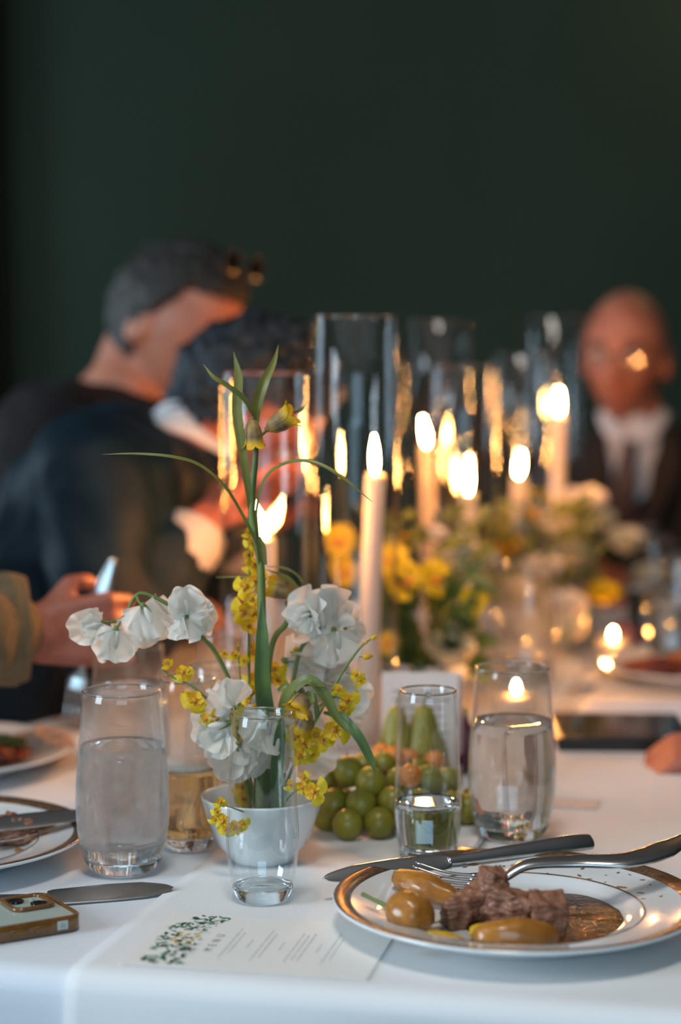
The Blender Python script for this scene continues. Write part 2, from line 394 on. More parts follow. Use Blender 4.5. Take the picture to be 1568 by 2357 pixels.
# ================================================================== setting
def slab(name, c, s, m):
    bm = B(); box(bm, c, s); return struct(name, bm, m)
slab('floor', (0, 1.3, -.05), (6.2, 8.0, .1), M['floor'])
slab('ceiling', (0, 1.3, 3.05), (6.2, 8.0, .1), M['ceiling'])
slab('wall_back', (0, 5.1, 1.5), (6.0, .2, 3.0), M['wall'])
slab('wall_right', (3.1, 1.3, 1.5), (.2, 7.8, 3.0), M['wall'])
def wall_with_window(name, axis, pos, lo, hi, wins, z0, z1):
    bm = B(); xs = [lo]
    for a, b in wins: xs += [a, b]
    xs.append(hi)
    def put(a, b, za, zb):
        c = (pos, (a+b)/2, (za+zb)/2) if axis == 'x' else ((a+b)/2, pos, (za+zb)/2)
        s = (.2, b-a, zb-za) if axis == 'x' else (b-a, .2, zb-za)
        box(bm, c, s)
    for i in range(0, len(xs), 2): put(xs[i], xs[i+1], 0, 3)
    for a, b in wins: put(a, b, 0, z0); put(a, b, z1, 3)
    return struct(name, bm, M['wall'])
wall_with_window('wall_left', 'x', -3.1, -2.6, 5.0, [(-.4, 1.0), (2.8, 4.0)], .85, 2.65)
wall_with_window('wall_front', 'y', -2.6, -3.0, 3.0, [(-1.4, 1.0)], .9, 2.7)
def window(name, axis, pos, a, b, z0, z1):
    bm = B(); t = .05
    def put(u0, u1, w0, w1, d=.08):
        c = (pos, (u0+u1)/2, (w0+w1)/2) if axis == 'x' else ((u0+u1)/2, pos, (w0+w1)/2)
        s = (d, u1-u0, w1-w0) if axis == 'x' else (u1-u0, d, w1-w0)
        box(bm, c, s)
    put(a, a+t, z0, z1); put(b-t, b, z0, z1); put(a+t, b-t, z0, z0+t); put(a+t, b-t, z1-t, z1)
    m = (a+b)/2; put(m-.02, m+.02, z0+t, z1-t, .05); put(a+t, m-.02, (z0+z1)/2-.015, (z0+z1)/2+.015, .05); put(m+.02, b-t, (z0+z1)/2-.015, (z0+z1)/2+.015, .05)
    struct(name, bm, M['winframe'])
window('window_1', 'x', -3.08, -.4, 1.0, .85, 2.65)
window('window_2', 'x', -3.08, 2.8, 4.0, .85, 2.65)
window('window_3', 'y', -2.58, -1.4, 1.0, .9, 2.7)
bm = B(); box(bm, (-1.02, 4.965, 1.5), (.36, .07, 3.0)); box(bm, (-.86, 4.955, 1.5), (.03, .09, 3.0)); struct('trim_1', bm, M['trim'])
bm = B(); box(bm, (0.9, 4.985, .07), (3.4, .03, .14)); struct('baseboard_back', bm, M['trim'])
# ================================================================== table
YAW = math.radians(-12.5); TO = Vector((-.164, 1.432, 0)); TW, TL = .475, 2.06
def TB(x, y, z=TZ): # table local -> world
    c, s = math.cos(YAW), math.sin(YAW); return Vector((TO.x+x*c-y*s, TO.y+x*s+y*c, z))
tb = thing('dining_table', 'long dark wooden dining table hidden under white tablecloths', 'table', TB(0, 0, 0), YAW)
bm = B(); box(bm, (0, TL/2, TZ-.03), (TW*2-.03, TL-.03, .035), bev=.004); mesh_obj('tabletop', bm, M['wood'], tb, False)
for sx in (-1, 1):
    for y in (.12, TL-.12):
        bm = B(); box(bm, (sx*(TW-.1), y, .355), (.06, .06, .71), bev=.005); mesh_obj('leg', bm, M['wood'], tb, False)
def cloth(name, label, x0, x1, y0, y1, off, m, seed, drop=.30, lift=0):
    R = .012; st = .012
    dl = drop if x0 <= -TW+1e-6 else 0; dr = drop if x1 >= TW-1e-6 else 0
    us = []; u = x0-dl
    while u < x1+dr: us.append(u); u += st
    us.append(x1+dr)
    vs_ = []; v = y0-drop
    while v < y1+(drop if y1 >= TL-1e-6 else 0): vs_.append(v); v += st
    vs_.append(y1+(drop if y1 >= TL-1e-6 else 0))
    bm = B(); rows = []
    for v in vs_:
        row = []
        for u in us:
            # the side edge of the overlay runs a few degrees off the table axis
            uu = u + (lift*(v) if not dl else 0)*(1 if u < 0.2 else 0)
            cx = min(max(uu, -TW), TW); cy = min(max(v, 0), TL); dx, dy = uu-cx, v-cy; d = math.hypot(dx, dy)
            nrm = noise.noise(Vector((uu*5+seed, v*5, 0)))*.5+noise.noise(Vector((uu*14+v*6, v*13-seed, 3)))*.25
            if d < 1e-9: p = Vector((cx, cy, TZ+off-.0012+.0012*nrm))
            else:
                ox, oy = dx/d, dy/d; rr = R*math.pi/2
                if d < rr: a = d/R; hx, hz = R*math.sin(a), -R*(1-math.cos(a))
                else:
                    e = d-rr; s_ = uu+v; fold = .010*min(e/.1, 1)*math.sin(s_*17+seed)+.006*noise.noise(Vector((s_*9, e*3, seed)))*min(e/.05, 1)
                    hx, hz = R+fold+.02*e, -R-e
                p = Vector((cx+ox*(hx+off), cy+oy*(hx+off), TZ+off-.0012+hz))
            row.append(bm.verts.new(TB(p.x, p.y, p.z)))
        rows.append(row)
    for a, b in zip(rows, rows[1:]):
        for j in range(len(us)-1): bm.faces.new((a[j], a[j+1], b[j+1], b[j]))
    o = mesh_obj(name, bm, m); return tag(o, label, 'tablecloth')
cloth('tablecloth', 'white linen tablecloth covering the whole table, seen bare at left by the phone', -TW, TW, 0, TL, .0, M['cloth'], 1.3)
cloth('overlay_tablecloth', 'second white tablecloth overlapping the first along a diagonal seam, under menu and bowl', -.036, TW, 0, TL-.5, .0024, M['cloth2'], 7.7, drop=.31, lift=.035)
Z0 = .0016
so_ = bpy.data.objects['overlay_tablecloth'].modifiers.new('hem', 'SOLIDIFY'); so_.thickness = .0020; so_.offset = -1
# ================================================================== glassware
TUMB = [(.0255, 0), (.0300, .004), (.0352, .014), (.0388, .030), (.0410, .055), (.0398, .09), (.0368, .125), (.0345, .159)]
FLUT = [(.0185, 0), (.0222, .004), (.0252, .012), (.0280, .025), (.0300, .045), (.0295, .07), (.0272, .11), (.0250, .156)]
def dens(prof, n=5):
    return [(p.x, p.z) for p in crom([Vector((r, 0, z)) for r, z in prof], n)]
def rad_at(pr, z):
    for (r0, z0), (r1, z1) in zip(pr, pr[1:]):
        if z0 <= z <= z1: return r0+(r1-r0)*(z-z0)/max(z1-z0, 1e-9)
    return pr[-1][0]
def glass(name, label, cat, prof, loc, fill=None, wallm='glass', liquid='water', group=None, foam=0, baseh=.013):
    t = thing(name, label, cat, loc, 0, group); pr = dens(prof); wt = .0013
    up = [(r, z) for r, z in pr if z >= baseh]; up = [(rad_at(pr, baseh), baseh)]+up
    inner = [(r-wt, z) for r, z in reversed(up)]
    bm = B(); H = up[-1][1]
    lathe(bm, up+[(up[-1][0]-wt/2, H+.0007)]+inner, 64, closed=True); mesh_obj('wall', bm, M[wallm], t)
    bm = B(); rr_ = up[-1][0]-wt/2; lathe(bm, [(rr_+.0009*math.cos(a_*math.pi/4), H+.0002+.0009*math.sin(a_*math.pi/4)) for a_ in range(8)], 64, closed=True); mesh_obj('rim', bm, M['solid_glass'], t)
    lo = [(0, .0006), (prof[0][0]*.7, .0012)]+[(r, z) for r, z in pr if z < baseh-.0005]+[(rad_at(pr, baseh)-.0004, baseh-.0004), (rad_at(pr, baseh)*.6, baseh-.002), (0, baseh-.003)]
    bm = B(); lathe(bm, lo, 64); mesh_obj('glass_base', bm, M['solid_glass'], t)
    if fill:
        bm = B(); zs = [baseh+.0003+(fill-baseh)*i/10 for i in range(11)]
        pf = [(0, baseh+.0003)]+[(rad_at(pr, z)-wt-.0003, z) for z in zs]
        rt = pf[-1][0]; pf[-1] = (rt, fill+.0008); pf += [(rt-.0012, fill+.0001), (rt*.6, fill), (0, fill)]
        lathe(bm, pf, 64); mesh_obj('water' if liquid == 'water' else 'drink', bm, M[liquid], t)
    if foam:
        bm = B(); r = rad_at(pr, fill)-wt-.0004; lathe(bm, [(0, fill+.0004), (r, fill+.0012), (r, fill+foam), (0, fill+foam)], 48); mesh_obj('foam', bm, M['foam'], t)
    return t
glass('water_tumbler', 'large misted water tumbler at left, two thirds full, beside the left table knife', 'glass', TUMB, XD(284, 1.712), .111, 'frost')
glass('water_tumbler', 'large clear water tumbler at right behind the meat plate with candle glow through it', 'glass', TUMB, XD(1178, 1.825, Z0), .109, 'haze')
glass('champagne_flute', 'empty stemless flute standing on the seam in front of the white flower bowl', 'glass', FLUT, XD(605, 1.615, Z0))
glass('champagne_flute', 'stemless flute one third full of clear drink, in front of the grapes', 'glass', FLUT, XD(984, 1.722, Z0), .057)
glass('champagne_flute', 'stemless flute half full of pale amber drink, just right of the misted tumbler', 'glass', FLUT, XD(434, 1.79), .074, 'haze', 'wine', foam=.006)
glass('champagne_flute', 'empty stemless flute behind the amber drink, under the yellow orchid sprays', 'glass', FLUT, XD(497, 1.865), .03, 'haze')
glass('water_tumbler', 'blurred water tumbler below the hanging white blossoms, behind the misted tumbler', 'glass', TUMB, XD(300, 1.965), .120, 'haze')
glass('champagne_flute', 'blurred stemless flute between sweet pea stem and left glass cylinder', 'glass', FLUT, XD(512, 2.07), .05, 'haze')
glass('water_tumbler', 'blurred tumbler in mid table beside the white blooms, nearest the middle candles', 'glass', TUMB, XD(1212, 2.66, Z0), .03, 'haze')
FARG = 'blurred far glasses along the right side'
for px, d, pr, k, h in ((1500, 3.02, TUMB, 'tall blurred water tumbler beyond the far right plate', .09), (1330, 2.95, FLUT, 'blurred flute left of the far right votive light', .05), (1555, 2.78, TUMB, 'blurred tumbler cut by the right edge of the frame above the far plate', .1), (1480, 3.25, FLUT, 'blurred flute before the bald man with the tie', .06)):
    glass('champagne_flute' if pr is FLUT else 'water_tumbler', k, 'glass', pr, XD(px, d, .0), h, group=FARG)
# ------------------------------------------------------------------ hurricane cylinders and candles
def cylinder(px, d, h, label):
    t = thing('hurricane_cylinder', label, 'glass cylinder', XD(px, d, Z0), 0, 'glass cylinders round the candles')
    R, th = .0492, .0028
    bm = B(); lathe(bm, [(R, 0), (R, h*.25), (R, h*.5), (R, h*.75), (R, h-.001), (R-.0008, h), (R-th+.0008, h), (R-th, h-.001), (R-th, h*.5), (R-th, 0)], 96, closed=True)
    mesh_obj('wall', bm, M['cyl'], t)
    bm = B(); lathe(bm, [(R+.0003, h-.0016), (R+.0005, h), (R-.0014, h+.0012), (R-th-.0005, h), (R-th-.0003, h-.0016)], 96, closed=True); mesh_obj('rim', bm, M['solid_glass'], t)
def candle(px, d, h, label, fh=.036, lean=0, tilt=0, r=.0118, lit=1.0):
    t = thing('taper_candle', label, 'candle', XD(px, d, Z0), 0, 'lit taper candles'); ty = tilt
    bm = B(); sweep(bm, [(0, 0, 0), (ty*.3, 0, h*.5), (ty, 0, h-.006), (ty, 0, h-.0015), (ty, 0, h)], [r*1.02, r, r*.97, r*.95, r*.7], [r*1.02, r, r*.97, r*.95, r*.7], 28); mesh_obj('wax', bm, M['wax'], t)
    bm = B(); tube(bm, [(ty, 0, h-.001), (ty, 0, h+.004), (ty+lean*.1, 0, h+.009)], .0007, 8); mesh_obj('wick', bm, M['wick'], t)
    bm = B(); prof = [(.0004, 0), (.0028, .10), (.0041, .25), (.0045, .4), (.0039, .6), (.0026, .78), (.0012, .92), (.0002, 1)]
    lathe(bm, [(0, 0)]+[(q, z*fh) for q, z in dens(prof, 3)]+[(0, fh*1.002)], 20)
    for v in bm.verts: v.co.x += ty+lean*(v.co.z/fh)**1.3*fh; v.co.z += h+.004
    mesh_obj('flame', bm, M['flame'], t)
cylinder(611, 2.20, .424, 'shorter glass cylinder directly behind the tall fritillaria stem')
cylinder(818, 2.25, .487, 'tall sharp glass cylinder in the picture centre, nearest of the tall ones')
cylinder(1005, 2.87, .487, 'tall blurred glass cylinder right behind the central tall one')
cylinder(1062, 2.72, .424, 'shorter blurred glass cylinder around the low candle behind yellow pansies')
cylinder(1193, 3.10, .436, 'shorter blurred glass cylinder with its rim just left of the tall far one')
cylinder(1266, 3.28, .497, 'farthest tall glass cylinder next to the bald man')
candle(613, 2.215, .236, 'low ivory taper behind the tall green stem, flame leaning left', .042, -.35, 0)
candle(848, 2.25, .304, 'tall ivory taper in the central cylinder, upright flame over the leaf tip', .046, -.02, .007)
candle(990, 2.87, .303, 'blurred taper in the cylinder just right of the central one', .042, -.15, -.006)
candle(1076, 2.72, .247, 'blurred taper with low bright flame above the cream bloom', .050, .02, 0)
candle(1192, 3.10, .245, 'blurred taper with wide low flame, left of the farthest taper', .036, .1, 0)
candle(1282, 3.28, .334, 'farthest taper with the highest flame, near the bald man', .040, .0, 0)
def votive(px, d, label, h=.05):
    t = thing('votive_candle', label, 'votive', XD(px, d, Z0), 0, 'small votive lights')
    R = .03
    bm = B(); lathe(bm, [(R*.8, .001), (R, h*.5), (R*1.02, h), (R*1.02-.002, h), (R-.002, h*.5), (R*.8-.002, .006), (0, .006), (0, .001)], 40); mesh_obj('glass_cup', bm, M['glass'], t)
    bm = B(); lathe(bm, [(0, .0065), (R*.70, .0065), (R*.84, h*.5), (0, h*.5)], 32); mesh_obj('wax', bm, M['wax'], t)
    bm = B(); lathe(bm, [(0, 0), (.0024, .003), (.0034, .006), (.002, .011), (0, .015)], 16)
    for v in bm.verts: v.co.z += h*.5+.003
    mesh_obj('flame', bm, M['flame'], t)
votive(1188, 2.42, 'votive light seen through the top of the right tumbler', .05)
votive(1411, 2.86, 'votive light glowing before the far right plate', .05)
# ------------------------------------------------------------------ china
def plate(label, loc, R, name='dinner_plate', band=True, rz=0):
    t = thing(name, label, 'plate', loc, rz, 'white dinner plates')
    prof = [(0, .003), (R*.52, .003), (R*.55, 0), (R*.60, 0), (R*.62, .006), (R*.80, .0135), (R*.97, .0205), (R, .0225), (R*.995, .0245), (R*.975, .0245),
            (R*.90, .0215), (R*.80, .0185), (R*.70, .0165), (R*.655, .0145), (R*.62, .0105), (R*.56, .0082), (R*.3, .0075), (0, .0075)]
    bm = B(); lathe(bm, prof, 96); mesh_obj('dish', bm, M['china'], t)
    if band:
        bm = B(); lathe(bm, [(R*.902, .0219), (R*.975, .0249), (R*.993, .0249), (R*.990, .0240), (R*.975, .0243), (R*.90, .0213)], 96, closed=True); mesh_obj('rim_band', bm, M['china_rim'], t)
        bm = B(); lathe(bm, [(R*.682, .0162), (R*.688, .0166), (R*.688, .0160), (R*.682, .0156)], 96, closed=True); mesh_obj('inner_line', bm, M['china_rim'], t)
    return t
PL = Vector((*XD(1190, 1.540).xy, TZ+Z0)); plate('white dinner plate with brown gold rim holding meat, potatoes and gravy', PL, .146)
PA = Vector((-.372, 1.752, TZ)); plate('left edge plate with thin dark rim, leftovers and crossed cutlery', PA, .146)
PB = Vector((-.432, 2.125, TZ)); plate('blurred white plate at left behind the first, under the held fork', PB, .142, band=False)
PC = Vector((.485, 2.69, TZ)); plate('blurred far right plate with dark red meat', PC, .138, band=False)
# gravy pool
def pool(name, label, c, rx, ry, seed, m, z, edge=.18):
    bm = B(); c = Vector(c); ctr = bm.verts.new(c+Vector((0, 0, z+.0012))); rr = []
    for q, dz in ((.35, .0013), (.7, .001), (.93, .0006), (1, -.0003)):
        ring = []
        for i in range(72):
            a = i/72*2*math.pi; k = 1+edge*noise.noise(Vector((math.cos(a)*1.5+seed, math.sin(a)*1.5, 0)))
            bumpz = .0006*noise.noise(Vector((math.cos(a)*q*9+seed, math.sin(a)*q*9, 2)))
            ring.append(bm.verts.new(c+Vector((rx*q*k*math.cos(a), ry*q*k*math.sin(a), z+dz+bumpz*(q < .9)))))
        rr.append(ring)
    for i in range(72): bm.faces.new((ctr, rr[0][i], rr[0][(i+1) % 72]))
    for a, b in zip(rr, rr[1:]):
        for i in range(72): bm.faces.new((a[i], a[(i+1) % 72], b[(i+1) % 72], b[i]))
    return tag(mesh_obj(name, bm, m), label, 'sauce')
pool('gravy_pool', 'glossy brown gravy pooled in the well of the near plate', PL+Vector((.022, -.004, 0)), .076, .074, 3.1, M['sauce'], .0080)
def spatter(c, spots, name, label):
    bm = B()
    for dx, dy, r, a in spots:
        rr = math.hypot(dx, dy); z = .0083 if rr < .08 else (.0083+(rr-.08)*.16 if rr < .1 else .0155+(rr-.1)*.15)
        ball(bm, (c.x+dx, c.y+dy, c.z+z+.0006), (r, r*.45, .0005), Matrix.Rotation(a, 3, 'Z'), 10, 5)
    tag(mesh_obj(name, bm, M['stain']), label, 'sauce'); 
random.seed(5)
sp_ = []
for i in range(34):
    a = random.uniform(.15, 1.9); r = random.uniform(.098, .128); sp_.append((r*math.cos(a), r*math.sin(a), random.uniform(.0012, .006), random.uniform(0, 3)))
sp_ += [(-.105, -.012, .006, 0), (.01, .115, .007, .5)]
spatter(PL, sp_, 'gravy_spatter', 'dried gravy smears on the inner rim of the near plate')
bpy.data.objects['gravy_spatter']['kind'] = 'stuff'; 
spatter(PA, [(random.uniform(-.02, .11), random.uniform(-.08, .08), random.uniform(.003, .012), random.uniform(0, 3)) for i in range(26)], 'sauce_smear', 'brown smears across the left edge plate')
bpy.data.objects['sauce_smear']['kind'] = 'stuff'
# food
def lump(name, label, cat, c, r, m, seed, amp=.12, fr=2.2, rot=(0, 0, 0), sub=None, group=None, sq=1.0, taper=0):
    R = Euler(rot).to_matrix()
    def f(p):
        q = Vector((math.copysign(abs(p.x)**sq, p.x), math.copysign(abs(p.y)**sq, p.y), math.copysign(abs(p.z)**sq, p.z)))
        k = 1+amp*noise.noise(p*fr+Vector((seed, 0, 0)))+amp*.5*noise.noise(p*fr*3+Vector((0, seed, 0)))
        q *= k
        if taper: q.y *= 1-taper*p.x; q.z *= 1-taper*p.x
        return q
    bm = B(); ball(bm, (0, 0, 0), r, R, 40, 28, f)
    o = mesh_obj(name, bm, m); o.location = c; return tag(o, label, cat, group)
PG = 'golden roast potatoes on the near plate'
def onp(px, py, h): return T(px, py, h)
lump('potato', 'long flat roast potato lying under the fork tines', 'potato', onp(982, 2042, .024), (.034, .0125, .0105), M['potato'], 1, .1, 1.6, (0, .12, -.62), group=PG, taper=.12)
po = lump('potato', 'round upright roast potato at the left of the plate', 'potato', onp(945, 2100, .025), (.0185, .0205, .0165), M['potato'], 2, .09, 1.5, (.1, .3, .5), group=PG)
lump('potato', 'glossy roast potato in the gravy at the front rim', 'potato', onp(1188, 2152, .020), (.0335, .0135, .0125), M['potato'], 3, .08, 1.5, (0, 0, .06), group=PG, taper=.08)
lump('squash_piece', 'small yellow vegetable piece by the front rim', 'vegetable', onp(1010, 2160, .0135), (.018, .008, .005), M['petal_yellow'], 4, .2, 2, (0, 0, -.3))
lump('squash_piece', 'small yellow bit tucked behind the front potato', 'vegetable', onp(1105, 2142, .017), (.009, .006, .005), M['petal_yellow'], 6, .2, 2, (0, 0, .4))
bm = B(); tube(bm, [onp(835, 2058, .031), onp(855, 2068, .030), onp(897, 2088, .028)], [.0018, .0015, .0021]); tag(mesh_obj('green_bean', bm, M['stem']), 'thin green stem poking out beside the round potato', 'vegetable')
bm = B(); blade(bm, [onp(1000, 2125, .013), onp(1030, 2115, .018), onp(1065, 2118, .014)], [.003, .010, .004], up=Vector((0, 0, 1))); tag(mesh_obj('herb_leaf', bm, M['leaf_dark']), 'dark wilted herb leaf in gravy beside the round potato', 'leaf')
MG = 'chunks of braised beef on the near plate'
def beef(label, c, r, seed, rot):
    rnd = random.Random(seed); bm = B()
    for i in range(15):
        p = Vector((rnd.choice((-1, 1))*rnd.uniform(.62, 1), rnd.choice((-1, 1))*rnd.uniform(.55, 1), rnd.choice((-1, 1))*rnd.uniform(.6, 1)))
        bm.verts.new(Vector((p.x*r[0], p.y*r[1], p.z*r[2])))
    h = bmesh.ops.convex_hull(bm, input=bm.verts[:]); bmesh.ops.delete(bm, geom=list(set(h['geom_interior']) | set(h['geom_unused'])), context='VERTS')
    bmesh.ops.transform(bm, matrix=Euler(rot).to_matrix().to_4x4(), verts=bm.verts)
    o = voxel('beef_chunk', bm, .0011, M['meat'], None, 4)
    for v in o.data.vertices:
        q = v.co; k = .0016*noise.noise(Vector((q.x*90+seed, q.y*420, q.z*420)))+.0022*noise.noise(q*130+Vector((seed, 0, 0)))
        v.co = q+v.normal*k
    o.location = c; tag(o, label, 'meat', MG)
beef('small beef chunk on top, touching the fork neck', onp(1132, 2028, .042), (.012, .013, .011), 11, (.2, .1, .3))
beef('fibrous beef chunk left of the pile, beside the round potato', onp(1085, 2085, .024), (.026, .018, .0165), 12, (.1, -.25, .25))
beef('beef chunk in the middle of the pile', onp(1172, 2082, .026), (.023, .018, .0175), 13, (.2, .3, -.35))
beef('squarish cut beef chunk at the right of the pile', onp(1262, 2105, .024), (.0165, .0165, .0175), 15, (.1, .12, .15))
lump('food_scrap', 'dark meat scrap on the left edge plate', 'food', PA+Vector((.075, .02, .020)), (.022, .02, .014), M['meat'], 21, .4, 2.3)
lump('food_scrap', 'pale brown crumpled scrap beside the dark one on the left plate', 'food', PA+Vector((.095, .05, .018)), (.015, .015, .009), M['potato'], 22, .5, 3)
lump('meat_slice', 'reddish roast meat with dark herbs on the blurred left plate', 'food', PB+Vector((.055, -.03, .020)), (.042, .028, .014), M['meat_red'], 23, .3, 2)
lump('herb_topping', 'dark green herbs lying over the roast on the blurred left plate', 'food', PB+Vector((.06, -.015, .033)), (.03, .02, .006), M['leaf_dark'], 24, .5, 4)
lump('mashed_potato', 'pale mash heap beside the roast on the blurred left plate', 'food', PB+Vector((.105, .03, .020)), (.032, .026, .017), mat('creamy_mash', (.70, .50, .36), .6, bump=.5, vary=.1), 25, .4, 2.4)
lump('meat_slice', 'dark red meat slice on the far right plate', 'food', PC+Vector((-.06, -.03, .022)), (.045, .03, .014), M['meat_red'], 26, .25, 2)
lump('meat_slice', 'dark red meat piece at the frame edge on the far right plate', 'food', PC+Vector((.055, -.03, .022)), (.035, .025, .013), M['meat_red'], 27, .25, 2)
lump('roast_vegetable', 'orange brown piece beside the red meat on the far right plate', 'food', PC+Vector((-.0, .05, .020)), (.03, .02, .012), M['potato'], 28, .25, 2)
# ------------------------------------------------------------------ cutlery
def knife(label, tip, end, up, bw=.0105, hw=.0085, grp='steel table knives', m='steel', blade_k=.46, roll=None):
    tip, end = Vector(tip), Vector(end); t = thing('table_knife', label, 'knife', tip.lerp(end, .5), 0, grp)
    o = t.location.copy(); d = end-tip; up = Vector(up)
    bm = B(); L = [tip+d*k-o for k in (0, .03, .12, .25, blade_k-.03, blade_k)]
    sweep(bm, L, [.0006, bw*.45, bw*.9, bw, bw*.9, bw*.5], [.0004, .0006, .0009, .0011, .0013, .0022], 12, up, 5); mesh_obj('blade', bm, M[m], t)
    bm = B(); L = [tip+d*k-o+up.normalized()*z for k, z in ((blade_k-.01, 0), (blade_k+.05, 0), (.7, .001), (.9, .001), (.985, 0), (1, 0))]
    sweep(bm, L, [hw*.5, hw*.62, hw*.85, hw*1.05, hw*.95, hw*.4], [.0024, .0028, .0036, .0038, .003, .001], 16, up, 6, .85); mesh_obj('handle', bm, M[m], t)
    return t
def fork(label, pts, up, grp='steel dinner forks', m='steel', side=None, parts=True):
    """pts: tine tips, tine root, neck, handle ..., end"""
    pts = [Vector(p) for p in pts]; o = pts[0].lerp(pts[-1], .5); t = thing('dinner_fork', label, 'fork', o, 0, grp); up = Vector(up)
    dd = (pts[1]-pts[0]).normalized(); sd = dd.cross(up).normalized()
    for k in (-1.5, -.5, .5, 1.5):
        bm = B(); a = pts[0]+sd*k*.0062-o; b = pts[1]+sd*k*.0062-o
        mid = a.lerp(b, .5)-up*.0030
        sweep(bm, [a, mid, b], [.0007, .0014, .0019], [.0007, .0011, .0014], 8, up, 5); mesh_obj('tine', bm, M[m], t)
    bm = B(); L = [p-o for p in pts[1:]]
    n = len(L); ws = [.0118, .0095] + [.0032] + [.0045+.0062*i/max(n-4, 1) for i in range(n-4)] + [.004]
    L.insert(1, L[0].lerp(L[1], .45)-up*.001)
    ws = [.0118, .0108, .0036]+[.0040+.0070*i/max(n-3, 1) for i in range(1, n-2)]+[.0035]
    while len(ws) < len(L): ws.insert(-1, ws[-2])
    sweep(bm, L, ws[:len(L)], [.0013, .0014, .0028]+[.0030]*(len(L)-4)+[.0014], 14, up, 6, .8); mesh_obj('handle', bm, M[m], t)
    return t
# knife resting over the near plate rim
knife('steel knife resting across the back of the near plate, blade to the left', T(743, 2022, .021), T(1366, 1936, .030), (0, -.75, .66), .0095, .0078)
fork('steel fork lying on the near plate with its tines toward the left', [T(947, 1999, .036), T(1092, 2031, .030), T(1155, 2024, .036), T(1215, 1990, .046), T(1330, 1982, .047), T(1440, 1980, .048), T(1530, 1955, .052), T(1600, 1915, .058)], (0, -.35, .94))
knife('steel knife lying on the cloth behind the near plate', T(1030, 1950, Z0+.003), T(1300, 1985, Z0+.003), (0, 0, 1))
fork('steel fork lying behind the near plate under the resting knife', [T(1420, 1990, .008), T(1350, 1985, .006), T(1310, 1978, .006), T(1200, 1966, .006), T(1070, 1958, .006)][::1], (0, 0, 1))
knife('brushed knife lying on the cloth in front of the misted tumbler, behind the phone', T(399, 2042, .004), T(-190, 2092, .004), (0, -.35, .94), .0125, .009, m='steel_brush', blade_k=.50)
knife('knife laid across the left edge plate with a dark reflecting blade', PA+Vector((.150, .046, .031)), PA+Vector((-.085, -.075, .030)), (.1, -.45, .88))
fork('fork laid beside the knife on the left edge plate', [PA+Vector((.095, .02, .022)), PA+Vector((.045, -.012, .023)), PA+Vector((.02, -.028, .030)), PA+Vector((-.03, -.06, .034)), PA+Vector((-.1, -.10, .034))], (0, -.3, .95))
fork('fork held upright by the beige sleeved guest over the blurred plate', [P(166, 1668, 2.09), P(176, 1590, 2.095), P(190, 1530, 2.10), P(212, 1440, 2.105), P(236, 1360, 2.11), P(262, 1283, 2.115)], (.1, -1, .1))
# ------------------------------------------------------------------ menu card
mo = TB(-.004, .012); ML, MW_ = .187, .136
ma = (T(840, 2260, Z0)-T(274, 2222, Z0)).normalized(); mang = math.atan2(ma.y, ma.x)
mc = T(274, 2221, Z0)
menu = thing('menu_card', 'cream menu card with green leaf wreath print, lying before the empty flute', 'menu', mc, mang)
bm = B(); box(bm, (ML/2, MW_/2, .0006), (ML, MW_, .0006)); mesh_obj('card', bm, M['paper'], menu, False)
mz = .00105
def flat_leaf(bm, x, y, a, L, w):
    n = 6; ca, sa = math.cos(a), math.sin(a); top = []; bot = []
    for i in range(n+1):
        k = i/n; ww = w*math.sin(math.pi*k)**.8; bx = (k-.5)*L; by = .15*L*math.sin(math.pi*k)
        for lst, s in ((top, 1), (bot, -1)):
            u, v = bx, by+s*ww; lst.append((x+u*ca-v*sa, y+u*sa+v*ca))
    vt = [bm.verts.new((*p, mz)) for p in top]; vb = [bm.verts.new((*p, mz)) for p in bot[1:-1]]
    vb = [vt[0]]+vb+[vt[-1]]
    for i in range(n):
        q = [vt[i], vt[i+1], vb[i+1], vb[i]]; q2 = []
        for v in q:
            if v not in q2: q2.append(v)
        bm.faces.new(q2)
random.seed(11)
bmA, bmB, bmY, bmN = B(), B(), B(), B()
# wreath band: reaches from the front corner up along the left (head) edge and narrows to the far corner
for i in range(210):
    v = random.random(); y = .008+v*.124
    x0_, x1_ = .010+.004*abs(v-.5), (.047 if v < .8 else .047+.04*(v-.8))-.006*math.sin(v*math.pi)
    if v > .8: x0_ += (v-.8)*.06
    x = random.uniform(x0_, x1_)
    if abs(y-.072) < .020 and abs(x-.031) < .010 and random.random() < .8: continue
    flat_leaf(random.choice((bmA, bmA, bmB)), x, y, random.uniform(-3.1, 3.1), random.uniform(.0050, .0090), random.uniform(.0007, .0014))
for i in range(26): flat_leaf(bmY, .031+random.uniform(-.009, .009), .072+random.uniform(-.020, .020), random.uniform(0, 3), random.uniform(.004, .007), random.uniform(.0012, .0022))
for i in range(46): flat_leaf(bmN, .040+random.uniform(-.01, .008), .070+random.uniform(-.055, .055), random.uniform(0, 3), random.uniform(.004, .007), .0004)
w_ = mesh_obj('wreath_leaf_print', bmA, M['ink_green'], menu); mesh_obj('wreath_leaf_print', bmB, M['ink_green2'], menu)
mesh_obj('wreath_flower_print', bmY, M['ink_yellow'], menu); mesh_obj('wreath_twig_print', bmN, M['ink_brown'], menu)
def text_mesh(name, s, size, m, parent, loc, rz, ext=.00005, rx=0, spacing=1.0):
    cu = bpy.data.curves.new(name, 'FONT'); cu.body = s; cu.size = size; cu.extrude = ext; cu.align_x = 'CENTER'; cu.align_y = 'CENTER'; cu.space_character = spacing
    o = bpy.data.objects.new(name, cu); C.objects.link(o)
    me = bpy.data.meshes.new_from_object(o.evaluated_get(bpy.context.evaluated_depsgraph_get())); bpy.data.objects.remove(o)
    o = bpy.data.objects.new(name, me); C.objects.link(o); me.materials.clear(); me.materials.append(m); o.parent = parent; o.location = loc; o.rotation_euler = (rx, 0, rz); return o
